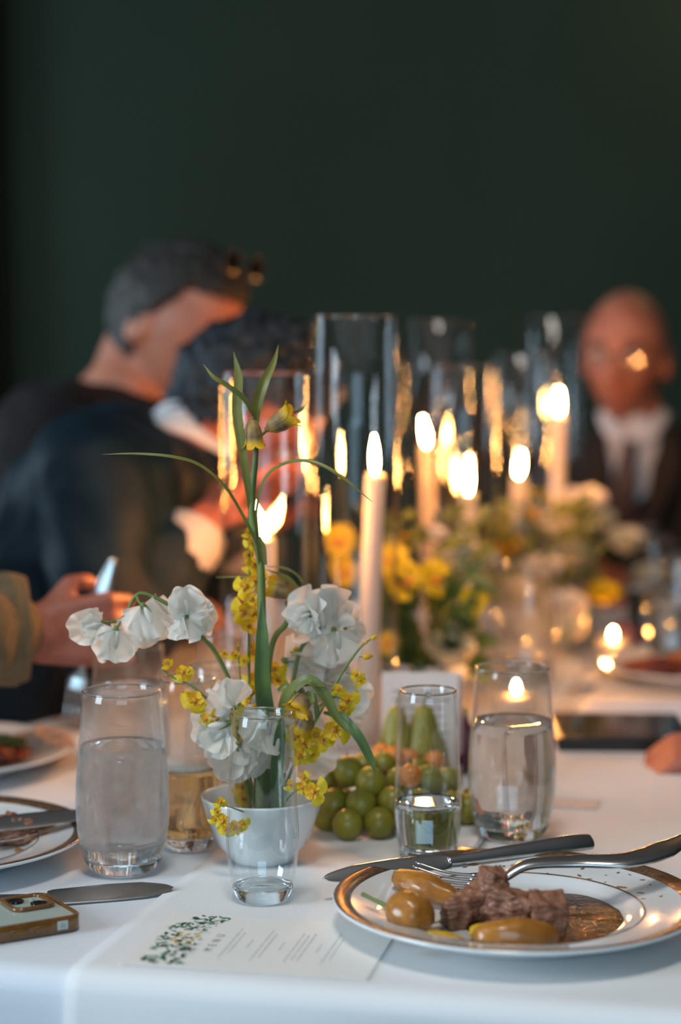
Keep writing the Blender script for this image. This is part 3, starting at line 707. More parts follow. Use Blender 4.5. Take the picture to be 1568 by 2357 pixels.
text_mesh('lettering', 'MENU', .0095, M['ink_brown'], menu, (.0560, .064, mz), math.pi/2, spacing=2.2)
def text_lines(parent, rows, x0, dx, ymid, m, name='text_line'):
    """rows of word-like strokes too faint to read, running along local y"""
    for r, (n, gap) in enumerate(rows):
        x0 += gap; bm = B(); L = n; y = ymid-L/2
        while y < ymid+L/2:
            wl = random.uniform(.0025, .006)
            for k in range(int(wl/.0008)):
                hh = random.choice((.0008, .0011, .0016)); box(bm, (x0, y+k*.0008, mz), (hh, .00028, .00008))
            y += wl+.0012
        mesh_obj(name, bm, m, parent, False)
text_lines(menu, [(.072, 0), (.05, .0045), (.02, .0105), (.078, .010), (.06, .0045), (.018, .011), (.074, .010), (.06, .0045), (.066, .0045), (.02, .010), (.074, .009), (.05, .0045)], .068, 0, .066, M['ink_grey'])
# ------------------------------------------------------------------ phone in its case, lying face down
pu = Vector((.85, .527, 0)); pa = math.atan2(pu.y, pu.x)
ph = thing('smartphone', 'pale green phone in amber case lying face down by the left knife', 'phone', T(193, 2139)-Vector((0, 0, 0)), pa)
def rbox(bm, x0, x1, y0, y1, z0, z1, r, bev=0.0, n=6):
    pts = []
    for cx_, cy_, a0 in ((x1-r, y1-r, 0), (x0+r, y1-r, 90), (x0+r, y0+r, 180), (x1-r, y0+r, 270)):
        for i in range(n+1): a = math.radians(a0+90*i/n); pts.append((cx_, cy_, a))
    lay = []
    spec = [(z0, -bev), (z0+bev, 0), (z1-bev, 0), (z1, -bev)] if bev else [(z0, 0), (z1, 0)]
    for z, off in spec: lay.append([bm.verts.new((a+(r+off)*math.cos(t), b+(r+off)*math.sin(t), z)) for a, b, t in pts])
    m = len(pts)
    for a, b in zip(lay, lay[1:]):
        for i in range(m): bm.faces.new((a[i], a[(i+1) % m], b[(i+1) % m], b[i]))
    bm.faces.new(lay[0][::-1]); bm.faces.new(lay[-1])
def ring_box(bm, x0, x1, y0, y1, z0, z1, r, wdt, n=6):
    """rounded rectangular frame"""
    def loop(o, z):
        out = []
        for cx_, cy_, a0 in ((x1-r, y1-r, 0), (x0+r, y1-r, 90), (x0+r, y0+r, 180), (x1-r, y0+r, 270)):
            for i in range(n+1): a = math.radians(a0+90*i/n); out.append(bm.verts.new((cx_+(r-o)*math.cos(a), cy_+(r-o)*math.sin(a), z)))
        return out
    b_ = wdt*.25
    L = [loop(0, z0+b_), loop(0, z1-b_), loop(b_, z1), loop(wdt-b_, z1), loop(wdt, z1-b_), loop(wdt, z0)  , loop(b_, z0)]
    for a, b in zip(L, L[1:]+L[:1]):
        m = len(a)
        for i in range(m): bm.faces.new((a[i], a[(i+1) % m], b[(i+1) % m], b[i]))
# local: x from 0 (top end, right in the photo) to -.152, y 0 (front long side) to .077
bm = B(); ring_box(bm, -.153, 0, 0, .077, 0, .0125, .011, .0035); mesh_obj('case', bm, M['case'], ph)
bm = B(); rbox(bm, -.1497, -.0033, .0033, .0737, .0008, .0106, .009, .0005); mesh_obj('back_panel', bm, M['phone'], ph, False)
bm = B(); ring_box(bm, -.044, -.0065, .034, .0715, .0106, .0140, .009, .004); mesh_obj('camera_frame', bm, M['case'], ph)
bm = B(); rbox(bm, -.0405, -.010, .0375, .068, .0106, .0118, .007, .0003); mesh_obj('camera_plate', bm, M['phone'], ph, False)
for lx, ly in ((-.0185, .0455), (-.0325, .0600)):
    bm = B(); lathe(bm, [(0, .0118), (.0068, .0118), (.0068, .0132), (.0058, .0134), (.0052, .0128), (0, .0127)], 32, (lx, ly, 0)); mesh_obj('camera_lens', bm, M['lens'], ph)
bm = B(); lathe(bm, [(0, .0118), (.0024, .0118), (.0022, .0122), (0, .0122)], 20, (-.0185, .0605, 0)); mesh_obj('flash', bm, M['ink_grey'], ph)
bm = B(); lathe(bm, [(0, .0106), (.0145, .0106), (.0143, .0112), (0, .0112)], 40, (-.0745, .0385, 0)); mesh_obj('white_disc', bm, M['china'], ph)
for x0_, x1_ in ((-.062, -.047), (-.042, -.027)):
    bm = B(); rbox(bm, x0_, x1_, -.0011, .001, .004, .0082, .0008, 0); mesh_obj('side_button', bm, M['case'], ph)
bm = B(); rbox(bm, -.0225, -.0135, -.0007, .001, .0028, .0098, .0006, 0); mesh_obj('switch_cutout', bm, M['phone'], ph, False)
bm = B(); rbox(bm, -.0205, -.0155, -.0012, .001, .0045, .0078, .0006, 0); mesh_obj('mute_switch', bm, M['ink_grey'], ph, False)
# ------------------------------------------------------------------ small bits right
bk = thing('black_folder', 'flat black glossy folder lying across the cloth by the right hand', 'folder', T(1395, 1733, 0), math.radians(-2))
bm = B(); rbox(bm, -.054, .10, 0, .155, .0008, .0165, .006, .0015); mesh_obj('cover', bm, M['black'], bk, False)
bm = B(); rbox(bm, -.048, .094, .008, .148, .0165, .0173, .004, 0); mesh_obj('glossy_panel', bm, M['lens'], bk, False)
nc = thing('name_slip', 'small blank pale paper slip flat on the cloth right of the tumbler', 'card', T(1315, 1850, Z0), math.radians(-14))
bm = B(); box(bm, (0, 0, .0006), (.055, .04, .0008)); mesh_obj('paper', bm, M['paper_pink'], nc, False)
tc_ = thing('table_card', 'upright blush card standing behind the half filled flute and grapes', 'card', XD(966, 2.055, Z0), math.radians(-4))
bm = B(); box(bm, (0, 0, .0575), (.080, .002, .115), Matrix.Rotation(math.radians(-6), 3, 'X')); mesh_obj('front_leaf', bm, M['paper_pink'], tc_, False)
bm = B(); box(bm, (.004, .024, .0565), (.080, .002, .113), Matrix.Rotation(math.radians(8), 3, 'X')); mesh_obj('rear_leaf', bm, M['paper_pink'], tc_, False)
bm = B()
for r in range(7):
    x = -.028
    while x < .026:
        wl = random.uniform(.004, .009); z = .095-r*.0085; box(bm, (x+wl/2, -.0012-.0575*math.sin(math.radians(6))*((.0575-z)/.0575)*-1*-1-.0003, z), (wl, .0006, .002)); x += wl+.002
mesh_obj('faint_text', bm, M['ink_brown'], tc_, False)
fo = thing('folded_napkin', 'folded grey white napkin lying before the far right plate', 'napkin', Vector((.43, 2.46, TZ)), math.radians(-8))
bm = B(); rbox(bm, -.13, .1, -.045, .045, 0, .009, .008, .003); mesh_obj('lower_fold', bm, M['shirt'], fo); bm = B(); rbox(bm, -.12, .1, -.04, .042, .009, .016, .008, .003); mesh_obj('upper_fold', bm, M['shirt'], fo)
# ------------------------------------------------------------------ fruit
gb = thing('grape_bunch', 'bunch of green grapes heaped beside the white flower bowl', 'grapes', XD(860, 1.87, Z0))
def grape_at(px, py, d, r=.0143):
    p = P(px, py, d); p.z = max(p.z, TZ+Z0+r*.97)
    bm = B(); ball(bm, p-gb.location, (r, r, r*random.uniform(1, 1.1)), Euler((random.uniform(-.5, .5), random.uniform(-.5, .5), 0)).to_matrix(), 28, 18)
    o = mesh_obj('grape', bm, M['grape'], gb)
    q = p-gb.location+Vector((0, r*.5, r*.8)); bm = B(); tube(bm, [q, q+Vector((random.uniform(-.003, .003), .007, .004))], .0008, 6); mesh_obj('stalk', bm, M['grape_stem'], o)
random.seed(3)
for g in ((800, 1912, 1.815), (872, 1912, 1.82), (752, 1905, 1.85), (938, 1915, 1.83), (1003, 1915, 1.85), (768, 1850, 1.845), (831, 1850, 1.83), (902, 1847, 1.835), (966, 1850, 1.85),
          (803, 1776, 1.86), (852, 1802, 1.845), (748, 1800, 1.88), (920, 1800, 1.87), (985, 1795, 1.875), (1040, 1855, 1.87), (1075, 1905, 1.875), (1092, 1860, 1.91),
          (835, 1768, 1.91), (880, 1765, 1.92), (780, 1790, 1.92), (1030, 1800, 1.91), (900, 1905, 1.87), (835, 1905, 1.87), (960, 1780, 1.92), (1000, 1850, 1.92), (870, 1850, 1.88), (800, 1855, 1.89)):
    grape_at(*g)
bm = B(); tube(bm, [P(820, 1760, 1.88)-gb.location, P(860, 1775, 1.88)-gb.location, P(930, 1780, 1.89)-gb.location, P(1000, 1790, 1.9)-gb.location], .0022); mesh_obj('stalk', bm, M['grape_stem'], gb)
BG = 'small orange berries behind the grapes'
for i, (px, py, d, w_) in enumerate(((905, 1742, 1.955, 'leftmost orange berry behind the grapes, above the leaf tip'), (942, 1748, 1.965, 'orange berry seen at the left rim of the half filled flute'), (945, 1785, 1.80, 'orange berry seen low in the flute among grapes'), (1000, 1752, 1.965, 'orange berry behind the right side of the half filled flute'), (880, 1735, 1.985, 'orange berry beside the tall taper base'), (735, 1790, 1.93, 'orange berry between the white bowl blossoms and the grapes'))):
    r = .011; p = P(px, py, d)
    o = thing('orange_berry', w_, 'berry', p, 0, BG); bm = B(); ball(bm, (0, 0, 0), r, None, 20, 14); mesh_obj('fruit', bm, M['physalis'], o)
    bm = B(); tube(bm, [(0, 0, r*.9), (0, .002, r*1.4)], .001, 6); mesh_obj('stalk', bm, M['grape_stem'], o)
for i, (px, w_, rz, dd, lab) in enumerate(((912, .021, .2, 2.0, 'left yellow green pear standing behind the grapes'), (975, .024, -.3, 2.005, 'right yellow green pear behind the half filled flute'))):
    o = thing('pear', lab, 'pear', XD(px, dd, Z0), rz, 'pears behind the grapes')
    bm = B(); R = w_*1.12; lathe(bm, [(0, .003), (R*.4, 0), (R*.85, .010), (R, .026), (R*.9, .045), (R*.62, .063), (R*.45, .078), (R*.3, .088), (R*.12, .090), (0, .087)], 32); mesh_obj('fruit', bm, M['pear'], o)
    bm = B(); tube(bm, [(0, 0, .086), (.002, 0, .096), (.006, 0, .106)], [.0012, .001, .0016], 8); mesh_obj('stalk', bm, M['grape_stem'], o)
fg = thing('fig', 'dark purple fig behind the half filled flute and card', 'fig', XD(1070, 2.10, Z0))
bm = B(); lathe(bm, [(0, .001), (.013, .002), (.022, .015), (.021, .03), (.012, .045), (.005, .055), (.003, .062), (0, .062)], 28); mesh_obj('fruit', bm, M['fig'], fg)
bm = B(); tube(bm, [(0, 0, .06), (.001, 0, .07)], .0025, 8); mesh_obj('stalk', bm, M['stem'], fg)
# ================================================================== white bowl with flowers
BW = XD(604, 1.742, Z0)
bw = thing('flower_bowl', 'small glazed white bowl of flowers behind the empty flute', 'bowl', BW)
bm = B(); lathe(bm, [(0, .002), (.023, .002), (.025, 0), (.028, 0), (.030, .003), (.040, .016), (.0475, .034), (.0525, .050), (.0545, .0565), (.0545, .0585), (.0528, .0588), (.0512, .0565), (.049, .046), (.042, .026), (.030, .012), (.015, .007), (0, .006)], 72)
mesh_obj('dish', bm, M['bowl'], bw)
bm = B(); lathe(bm, [(0, .030), (.041, .030), (.0415, .0305), (.03, .0312), (0, .0312)], 40); mesh_obj('water', bm, M['water'], bw)
def froot(name, label, cat, base, group=None):
    return thing(name, label, cat, base, 0, group)
def sweet_pea(root, bx, by, tx, ty, wpx, d, seed, yaw=0, dz=0, m='petal_white'):
    b = P(bx, by, d); t = P(tx, ty, d+dz); o = b-root.location; y = (t-b); L = y.length; y.normalize()
    zf = Vector((math.sin(yaw), -math.cos(yaw), .15)); Wd = wpx/2640
    rnd = random.Random(seed); ph = rnd.uniform(0, 6)
    k = Wd/(2*L)
    def Rb(a):
        rr = L*(1-.16*math.exp(-(a/.16)**2))
        side = min(1, abs(a)/1.4); return (rr*(1-side**1.3)+Wd*.44*side**1.3)*(1+.035*math.sin(6*a+ph)+.02*math.sin(11*a+ph*2))
    mode = seed % 3; wr = {0: .62, 1: -.75, 2: .50}[mode]
    if mode == 2: zf = (Matrix.Rotation(.75*(1 if seed % 2 else -1), 3, y)@zf)
    k7 = rnd.uniform(5.5, 7.5)
    bm = B(); petal(bm, basis(o, y, zf), Rb, -1.75, 1.75, cup=0, ruff=.13, kf=k7, ph=ph, nr=16, na=60, curl=-.10*(1 if wr > 0 else -1), wrap=wr)
    blo = mesh_obj('blossom', bm, M[m], root)
    for s in (-1, 1):
        back = -1 if mode == 0 else 1; lw = 1.06 if mode == 0 else .80
        yy = (Matrix.Rotation(s*rnd.uniform(.20, .50), 3, zf)@y); oo = o+zf*.0025*back+y*L*.05
        bm = B(); petal(bm, basis(oo, yy, zf+y*.15), lambda a: min(L*lw, Wd*.85)*(.66+.34*math.cos(a))*(1+.04*math.sin(5*a+ph)), -1.2, 1.2, cup=0, ruff=.13, kf=4.6, ph=ph+s*2, nr=12, na=32, curl=.16*back, side=s*.15, wrap=.55*(-1 if back > 0 else 1)*rnd.choice((1, 1.4)))
        mesh_obj('wing_petal', bm, M[m], blo)
    bm = B(); ball(bm, o+y*L*.28+zf*.004, (L*.07, L*.22, L*.09), basis((0, 0, 0), y, zf).to_3x3(), 16, 10); mesh_obj('keel', bm, M[m], blo)
    bm = B()
    ball(bm, o+y*L*.03, (L*.075, L*.1, L*.075), basis((0, 0, 0), y, zf).to_3x3(), 12, 8)
    for i in range(5):
        a = i/5*2*math.pi; ax = basis((0, 0, 0), y, zf).to_3x3(); r = ax@Vector((math.cos(a), 0, math.sin(a)))
        blade(bm, [o+r*L*.05, o+r*L*.10+y*L*.12, o+r*L*.15+y*L*.26], [L*.045, L*.03, .0002], up=r, n=3, cols=2)
    mesh_obj('calyx', bm, M['stem'], blo)
    return blo
def stem_tube(root, pts, r, name='stem', m='stem', seg=8):
    bm = B(); rr = r if isinstance(r, list) else [r, r*.8]
    sweep(bm, [P(*p)-root.location for p in pts], rr, rr, seg, None, 6); return mesh_obj(name, bm, M[m], root)
SG = 'white sweet peas in the near bowl'
s1 = froot('sweet_pea_spray', 'white sweet pea spray arching left out over the misted tumbler', 'flower', P(598, 1880, 1.742), SG)
stem_tube(s1, [(598, 1880, 1.742), (590, 1760, 1.742), (560, 1650, 1.74), (528, 1565, 1.74), (495, 1500, 1.735), (462, 1462, 1.73), (430, 1420, 1.735), (395, 1396, 1.735), (355, 1374, 1.735), (322, 1366, 1.735), (303, 1385, 1.735), (290, 1415, 1.735), (268, 1430, 1.735), (236, 1432, 1.735)], [.0021, .0020, .0018, .0016, .0013])
stem_tube(s1, [(314, 1370, 1.735), (318, 1382, 1.73), (326, 1394, 1.728)], [.0011, .0010], 'stalk')
stem_tube(s1, [(284, 1422, 1.735), (275, 1436, 1.73), (268, 1450, 1.728)], [.0010, .0009], 'stalk')
sweet_pea(s1, 236, 1434, 145, 1456, 60, 1.73, 1, .3, -.01)
sweet_pea(s1, 267, 1446, 252, 1534, 84, 1.725, 2, -.2)
sweet_pea(s1, 328, 1392, 368, 1478, 110, 1.725, 3, .3)
sweet_pea(s1, 432, 1420, 418, 1340, 84, 1.72, 4, .2)
sweet_pea(s1, 426, 1415, 428, 1484, 104, 1.722, 5, -.3)
sweet_pea(s1, 448, 1425, 488, 1392, 84, 1.74, 6, .5)
sweet_pea(s1, 452, 1420, 478, 1468, 66, 1.735, 7, -.1)
s2 = froot('sweet_pea_spray', 'white sweet pea spray upright at right against the tall taper', 'flower', P(620, 1880, 1.75), SG)
stem_tube(s2, [(620, 1880, 1.75), (640, 1740, 1.76), (668, 1600, 1.77), (690, 1500, 1.775), (715, 1470, 1.775), (745, 1452, 1.775), (790, 1440, 1.78)], [.0022, .0018, .0012])
for a in ((738, 1462, 712, 1334, 128, 1.762, 11, .2), (712, 1410, 655, 1436, 60, 1.752, 12, .6), (715, 1420, 718, 1470, 46, 1.75, 13, -.4), (748, 1420, 748, 1345, 80, 1.775, 31, -.3),
          (768, 1448, 778, 1542, 124, 1.76, 14, 0), (795, 1446, 785, 1382, 78, 1.80, 15, .3), (806, 1440, 838, 1480, 80, 1.80, 16, -.3)): sweet_pea(s2, *a)
s3 = froot('sweet_pea_spray', 'low white sweet peas spreading right in front of the taper base', 'flower', P(640, 1880, 1.76), SG)
stem_tube(s3, [(640, 1880, 1.76), (660, 1740, 1.78), (680, 1600, 1.80), (672, 1520, 1.80), (668, 1480, 1.80)], [.0022, .0018, .0012])
stem_tube(s3, [(660, 1740, 1.78), (720, 1640, 1.79), (790, 1592, 1.79)], [.0016, .0012], 'stalk')
for a in ((655, 1520, 770, 1545, 120, 1.79, 17, .1), (700, 1520, 815, 1510, 116, 1.80, 18, .2), (770, 1600, 866, 1618, 120, 1.79, 19, -.2), (690, 1570, 752, 1625, 100, 1.80, 20, .3), (720, 1560, 820, 1570, 96, 1.80, 32, .3),
          (688, 1730, 786, 1750, 96, 1.775, 21, 0), (680, 1640, 724, 1710, 86, 1.79, 22, .3)): sweet_pea(s3, *a)
s4 = froot('sweet_pea_spray', 'low white sweet peas spilling left over the bowl rim behind the flute', 'flower', P(580, 1880, 1.735), SG)
stem_tube(s4, [(580, 1880, 1.735), (560, 1760, 1.73), (548, 1690, 1.725), (540, 1620, 1.72)], [.0020, .0016, .0011])
for a in ((538, 1632, 490, 1566, 96, 1.715, 23, .1), (528, 1664, 424, 1678, 66, 1.71, 24, .2), (522, 1680, 462, 1732, 92, 1.715, 25, -.1), (612, 1640, 604, 1748, 116, 1.725, 26, 0),
          (618, 1650, 585, 1700, 80, 1.72, 33, .3), (640, 1690, 628, 1790, 62, 1.725, 27, .2), (556, 1716, 520, 1806, 96, 1.735, 28, -.2), (575, 1700, 565, 1796, 70, 1.728, 29, .3), (600, 1620, 606, 1590, 60, 1.735, 34, 0)): sweet_pea(s4, *a)
# ---- fritillaria
def bell(root, bx, by, tx, ty, r, d, seed, dz=0, open_=.25):
    b = P(bx, by, d); t = P(tx, ty, d+dz); o = b-root.location; ax = (t-b); L = ax.length; ax.normalize(); A = basis(o, ax, Vector((0, -1, .1)))
    bm = B(); ball(bm, o+ax*L*.02, (r*.28, L*.06, r*.28), A.to_3x3(), 14, 8); blo = mesh_obj('blossom', bm, M['bell'], root)
    for i in range(6):
        a = i/6*2*math.pi+(.2 if i % 2 else 0); inner = .93 if i % 2 else 1.0; rows = []
        bm = B(); n = 12
        for k in range(n+1):
            v = k/n; rad = r*inner*(math.sin(min(v*2.6, math.pi/2))**.6)*(1-.08*math.sin(v*math.pi)); 
            if v > .8: rad += r*open_*((v-.8)/.2)**1.5
            hw = (.62+.1*math.sin(v*math.pi))*(1 if v < .75 else (.42+.58*math.cos((v-.75)/.25*math.pi/2))); row = []
            for j in range(7):
                u = -1+2*j/6; an = a+u*hw*1.0; rr = rad*(1+.05*(1-abs(u)))+.0002*math.sin(k*2+seed)
                row.append(bm.verts.new(A@Vector((rr*math.cos(an), v*L*(1-.03*abs(u)), rr*math.sin(an)))))
            rows.append(row)
        for k, (p, q) in enumerate(zip(rows, rows[1:])):
            for j in range(6):
                bm.faces.new((p[j], p[j+1], q[j+1], q[j]))
        pe = mesh_obj('petal', bm, M['bell'], blo); ta = pe.data.attributes.new('tint', 'FLOAT', 'POINT')
        for vi in range(len(pe.data.vertices)): ta.data[vi].value = (vi//7)/n
    bm = B(); tube(bm, [o, o+ax*L*.6], [r*.12, r*.2], 8); mesh_obj('pistil', bm, M['petal_lemon'], blo)
    return blo
def leaf(root, pts, wid, m='leaf', up=(0, -1, .2), fold=.3, twist=0, name='leaf'):
    bm = B(); blade(bm, [P(*p)-root.location for p in pts], [x/2640/2 for x in wid], fold, Vector(up), 7, 6, twist)
    return mesh_obj(name, bm, M[m], root)
f1 = froot('fritillaria', 'tallest stem with two drooping yellow brown bells, rising before the left cylinder', 'flower', P(598, 1880, 1.735), 'fritillaria stems in the near bowl')
stem_tube(f1, [(598, 1880, 1.735), (600, 1700, 1.735), (603, 1500, 1.73), (602, 1380, 1.73), (600, 1300, 1.73), (590, 1240, 1.73), (580, 1190, 1.73), (581, 1130, 1.73), (588, 1060, 1.73), (590, 1000, 1.735), (586, 955, 1.735)], [.0042, .0042, .0038, .0032, .0034, .0030, .0026, .0018])
stem_tube(f1, [(590, 1010, 1.732), (604, 1000, 1.73), (616, 990, 1.73)], [.0014, .0013], 'stalk')
bell(f1, 580, 962, 587, 1034, .0088, 1.722, 1, open_=.4)
bell(f1, 613, 990, 676, 950, .0098, 1.722, 2, -.004, .35)
leaf(f1, [(578, 1172, 1.728), (562, 1060, 1.72), (546, 950, 1.72), (549, 870, 1.725), (538, 810, 1.735)], [13, 20, 24, 20, 1])
leaf(f1, [(589, 975, 1.732), (592, 930, 1.725), (608, 880, 1.72), (630, 835, 1.725), (641, 794, 1.735)], [14, 26, 24, 13, 1], fold=.6)
leaf(f1, [(582, 955, 1.73), (562, 918, 1.72), (525, 888, 1.715), (492, 868, 1.712), (468, 838, 1.715)], [6, 12, 12, 9, 1])
leaf(f1, [(676, 952, 1.725), (694, 942, 1.72), (709, 923, 1.72)], [5, 8, 1])
leaf(f1, [(596, 1262, 1.728), (570, 1210, 1.72), (520, 1125, 1.705), (460, 1072, 1.69), (395, 1052, 1.68), (310, 1045, 1.675), (235, 1046, 1.67)], [20, 20, 20, 17, 14, 9, 1], up=(0.2, -.5, 1), fold=.4)
leaf(f1, [(596, 1250, 1.728), (592, 1170, 1.715), (612, 1100, 1.705), (655, 1068, 1.70), (712, 1062, 1.695), (775, 1090, 1.69), (858, 1156, 1.685)], [9, 11, 14, 14, 12, 11, 1], up=(-.2, -.6, 1), fold=.4)
leaf(f1, [(605, 1300, 1.728), (602, 1262, 1.722), (597, 1235, 1.72)], [20, 22, 8])
leaf(f1, [(612, 1640, 1.725), (604, 1560, 1.715), (604, 1460, 1.715), (603, 1374, 1.728)], [42, 36, 28, 1], 'leaf_dark')
f2 = froot('fritillaria', 'shorter fritillaria with nodding bells hidden among blossoms right of the flute', 'flower', P(632, 1880, 1.735), 'fritillaria stems in the near bowl')
stem_tube(f2, [(628, 1880, 1.738), (632, 1760, 1.738), (640, 1660, 1.735), (668, 1610, 1.73), (700, 1588, 1.725)], [.0042, .0040, .0032, .0016])
leaf(f2, [(632, 1870, 1.73), (638, 1760, 1.72), (645, 1690, 1.72), (650, 1640, 1.73)], [28, 30, 26, 2], 'leaf_dark')
leaf(f2, [(645, 1650, 1.725), (660, 1600, 1.715), (690, 1570, 1.705), (718, 1566, 1.70), (748, 1600, 1.70), (775, 1650, 1.70), (803, 1690, 1.70)], [20, 24, 22, 26, 26, 20, 1], up=(-.1, -1, .7))
leaf(f2, [(745, 1640, 1.72), (785, 1650, 1.71), (822, 1690, 1.70), (850, 1740, 1.70), (868, 1786, 1.70)], [6, 22, 24, 20, 1], 'leaf_dark', up=(-.3, -1, .5))
leaf(f2, [(688, 1602, 1.715), (700, 1580, 1.705), (730, 1578, 1.70), (761, 1581, 1.70)], [10, 13, 10, 1], up=(0, -.4, 1))
leaf(f2, [(712, 1590, 1.705), (716, 1612, 1.70), (703, 1638, 1.70)], [14, 16, 1])
leaf(f2, [(722, 1596, 1.715), (730, 1640, 1.71), (724, 1670, 1.71)], [8, 12, 1])
leaf(f2, [(640, 1590, 1.72), (660, 1578, 1.715), (684, 1598, 1.715)], [8, 14, 2])
bell(f2, 706, 1596, 680, 1640, .0100, 1.708, 3, -.008, .3)
bell(f2, 712, 1636, 690, 1690, .0092, 1.722, 4, 0, .2)
f3 = froot('fritillaria', 'fritillaria with one sideways bell behind the tall stem, touching the white blooms', 'flower', P(612, 1880, 1.75), 'fritillaria stems in the near bowl')
stem_tube(f3, [(612, 1880, 1.75), (616, 1640, 1.76), (620, 1520, 1.765), (634, 1465, 1.765), (656, 1440, 1.765), (668, 1410, 1.77), (658, 1385, 1.77)], [.0030, .0028, .0026, .0024, .0018])
bell(f3, 684, 1368, 612, 1346, .0105, 1.765, 5, 0, .1)
leaf(f3, [(688, 1356, 1.76), (660, 1330, 1.755), (612, 1310, 1.75)], [8, 12, 1])
leaf(f3, [(697, 1340, 1.79), (680, 1320, 1.79), (650, 1306, 1.79), (610, 1304, 1.79)], [4, 5, 5, 1])
leaf(f3, [(605, 1335, 1.78), (560, 1328, 1.79), (497, 1329, 1.80)], [5, 5, 1])
# ---- yellow orchid sprays
def orchid(root, px, py, s, ang, d, seed, name='blossom'):
    """s in pixels, ang direction of the lip in the picture plane (deg, 0 = down)"""
    rnd = random.Random(seed); o = P(px, py, d)-root.location; L = s/2640; a = math.radians(ang)
    y = Vector((math.sin(a), rnd.uniform(-.25, .1), -math.cos(a))); zf = Vector((rnd.uniform(-.35, .35), -1, rnd.uniform(0, .4)))
    A = basis(o, y, zf)
    bm = B(); petal(bm, A, lambda t: L*.62*(1-.22*math.exp(-(t/.16)**2))*(.8+.25*abs(math.sin(t))), -1.5, 1.5, cup=-.3, ruff=.14, kf=4.5, ph=rnd.uniform(0, 6), nr=6, na=20, curl=-.2)
    lip = mesh_obj(name, bm, M['petal_lemon'], root)
    bm = B()
    for i, (da, l) in enumerate(((math.pi, .42), (math.pi*.68, .40), (-math.pi*.68, .40), (math.pi*.40, .32), (-math.pi*.40, .32))):
        yy = Matrix.Rotation(da, 3, A.to_3x3()@Vector((0, 0, 1)))@y.normalized()
        petal(bm, basis(o, yy, zf), lambda t: L*l*(.55+.45*math.cos(t*1.6)), -.7, .7, cup=.6, ruff=.12, kf=4, ph=i, nr=4, na=8, curl=.1)
    mesh_obj('sepal', bm, M['petal_yellow'], lip)
    bm = B(); zz = A.to_3x3()@Vector((0, 0, 1)); ball(bm, o+zz*L*.05, (L*.13, L*.12, L*.09), A.to_3x3(), 12, 8)
    ball(bm, o+zz*L*.05+y.normalized()*L*.15+A.to_3x3()@Vector((L*.09, 0, 0)), (L*.06, L*.05, L*.04), None, 8, 6); ball(bm, o+zz*L*.05+y.normalized()*L*.15-A.to_3x3()@Vector((L*.09, 0, 0)), (L*.06, L*.05, L*.04), None, 8, 6)
    mesh_obj('blossom_centre', bm, M['petal_red'], lip)
def bud(root, px, py, s, d, ang=0):
    o = P(px, py, d)-root.location; L = s/2640; R = Matrix.Rotation(math.radians(ang), 3, 'Y')
    bm = B(); ball(bm, o, (L*.32, L*.3, L*.55), R, 14, 10, lambda p: Vector((p.x*(1-.35*p.z), p.y*(1-.35*p.z), p.z))); mesh_obj('bud', bm, M['petal_yellow'], root)
OG = 'yellow orchid sprays in the near bowl'
def spray(label, pts, r, blooms, buds=(), side=(), base=None):
    t = froot('orchid_spray', label, 'flower', P(*pts[0]), OG); stem_tube(t, pts, r)
    for s in side: stem_tube(t, s, [.0006, .0005], 'stalk')
    for i, b in enumerate(blooms): orchid(t, *b, seed=i*7+len(pts))
    for b in buds: bud(t, *b)
    return t
spray('upright yellow orchid spray climbing close behind the tall green stem', [(590, 1880, 1.75), (584, 1700, 1.755), (574, 1560, 1.76), (573, 1420, 1.76), (574, 1300, 1.765), (570, 1190, 1.77)], [.0014, .0013, .0012, .0008],
      [(572, 1225, 26, 20, 1.765), (580, 1250, 34, -30, 1.765), (570, 1278, 30, 60, 1.765), (584, 1300, 44, 10, 1.763), (566, 1350, 54, -60, 1.755), (590, 1335, 50, 80, 1.76), (580, 1378, 40, 0, 1.755), (562, 1408, 56, -75, 1.752), (584, 1412, 40, 30, 1.756), (574, 1440, 36, -20, 1.756), (588, 1500, 44, 10, 1.77), (590, 1562, 50, -20, 1.77)])
spray('yellow orchid spray leaning left over the amber flute with small blooms', [(596, 1880, 1.74), (545, 1720, 1.725), (505, 1640, 1.715), (450, 1585, 1.71), (400, 1560, 1.71), (372, 1540, 1.71)], [.0014, .0012, .0008],
      [(384, 1526, 26, 40, 1.708), (421, 1548, 42, 15, 1.708), (434, 1546, 22, 90, 1.708), (448, 1612, 56, -30, 1.708), (464, 1618, 26, 50, 1.708), (432, 1595, 22, 0, 1.708), (474, 1655, 38, -10, 1.71), (505, 1650, 60, -15, 1.712), (528, 1640, 50, 30, 1.715), (524, 1668, 46, 70, 1.72), (518, 1690, 50, 10, 1.725), (540, 1700, 40, -60, 1.725)],
      side=[[(446, 1583, 1.71), (455, 1572, 1.71), (462, 1560, 1.71)]])
spray('thin orchid stem with tight mottled buds left of the big leaf', [(600, 1880, 1.755), (570, 1760, 1.755), (560, 1640, 1.755), (553, 1560, 1.755), (548, 1486, 1.755)], [.0013, .0010, .0007],
      [(541, 1508, 30, 0, 1.753), (560, 1520, 24, 40, 1.753), (517, 1504, 20, 0, 1.765), (580, 1594, 50, 10, 1.75), (574, 1616, 36, -60, 1.75), (592, 1632, 44, 30, 1.75), (630, 1540, 50, 30, 1.78), (640, 1565, 44, 100, 1.78), (600, 1660, 40, 10, 1.76)], buds=[(583, 1478, 14, 1.76, 10), (548, 1484, 10, 1.755)])
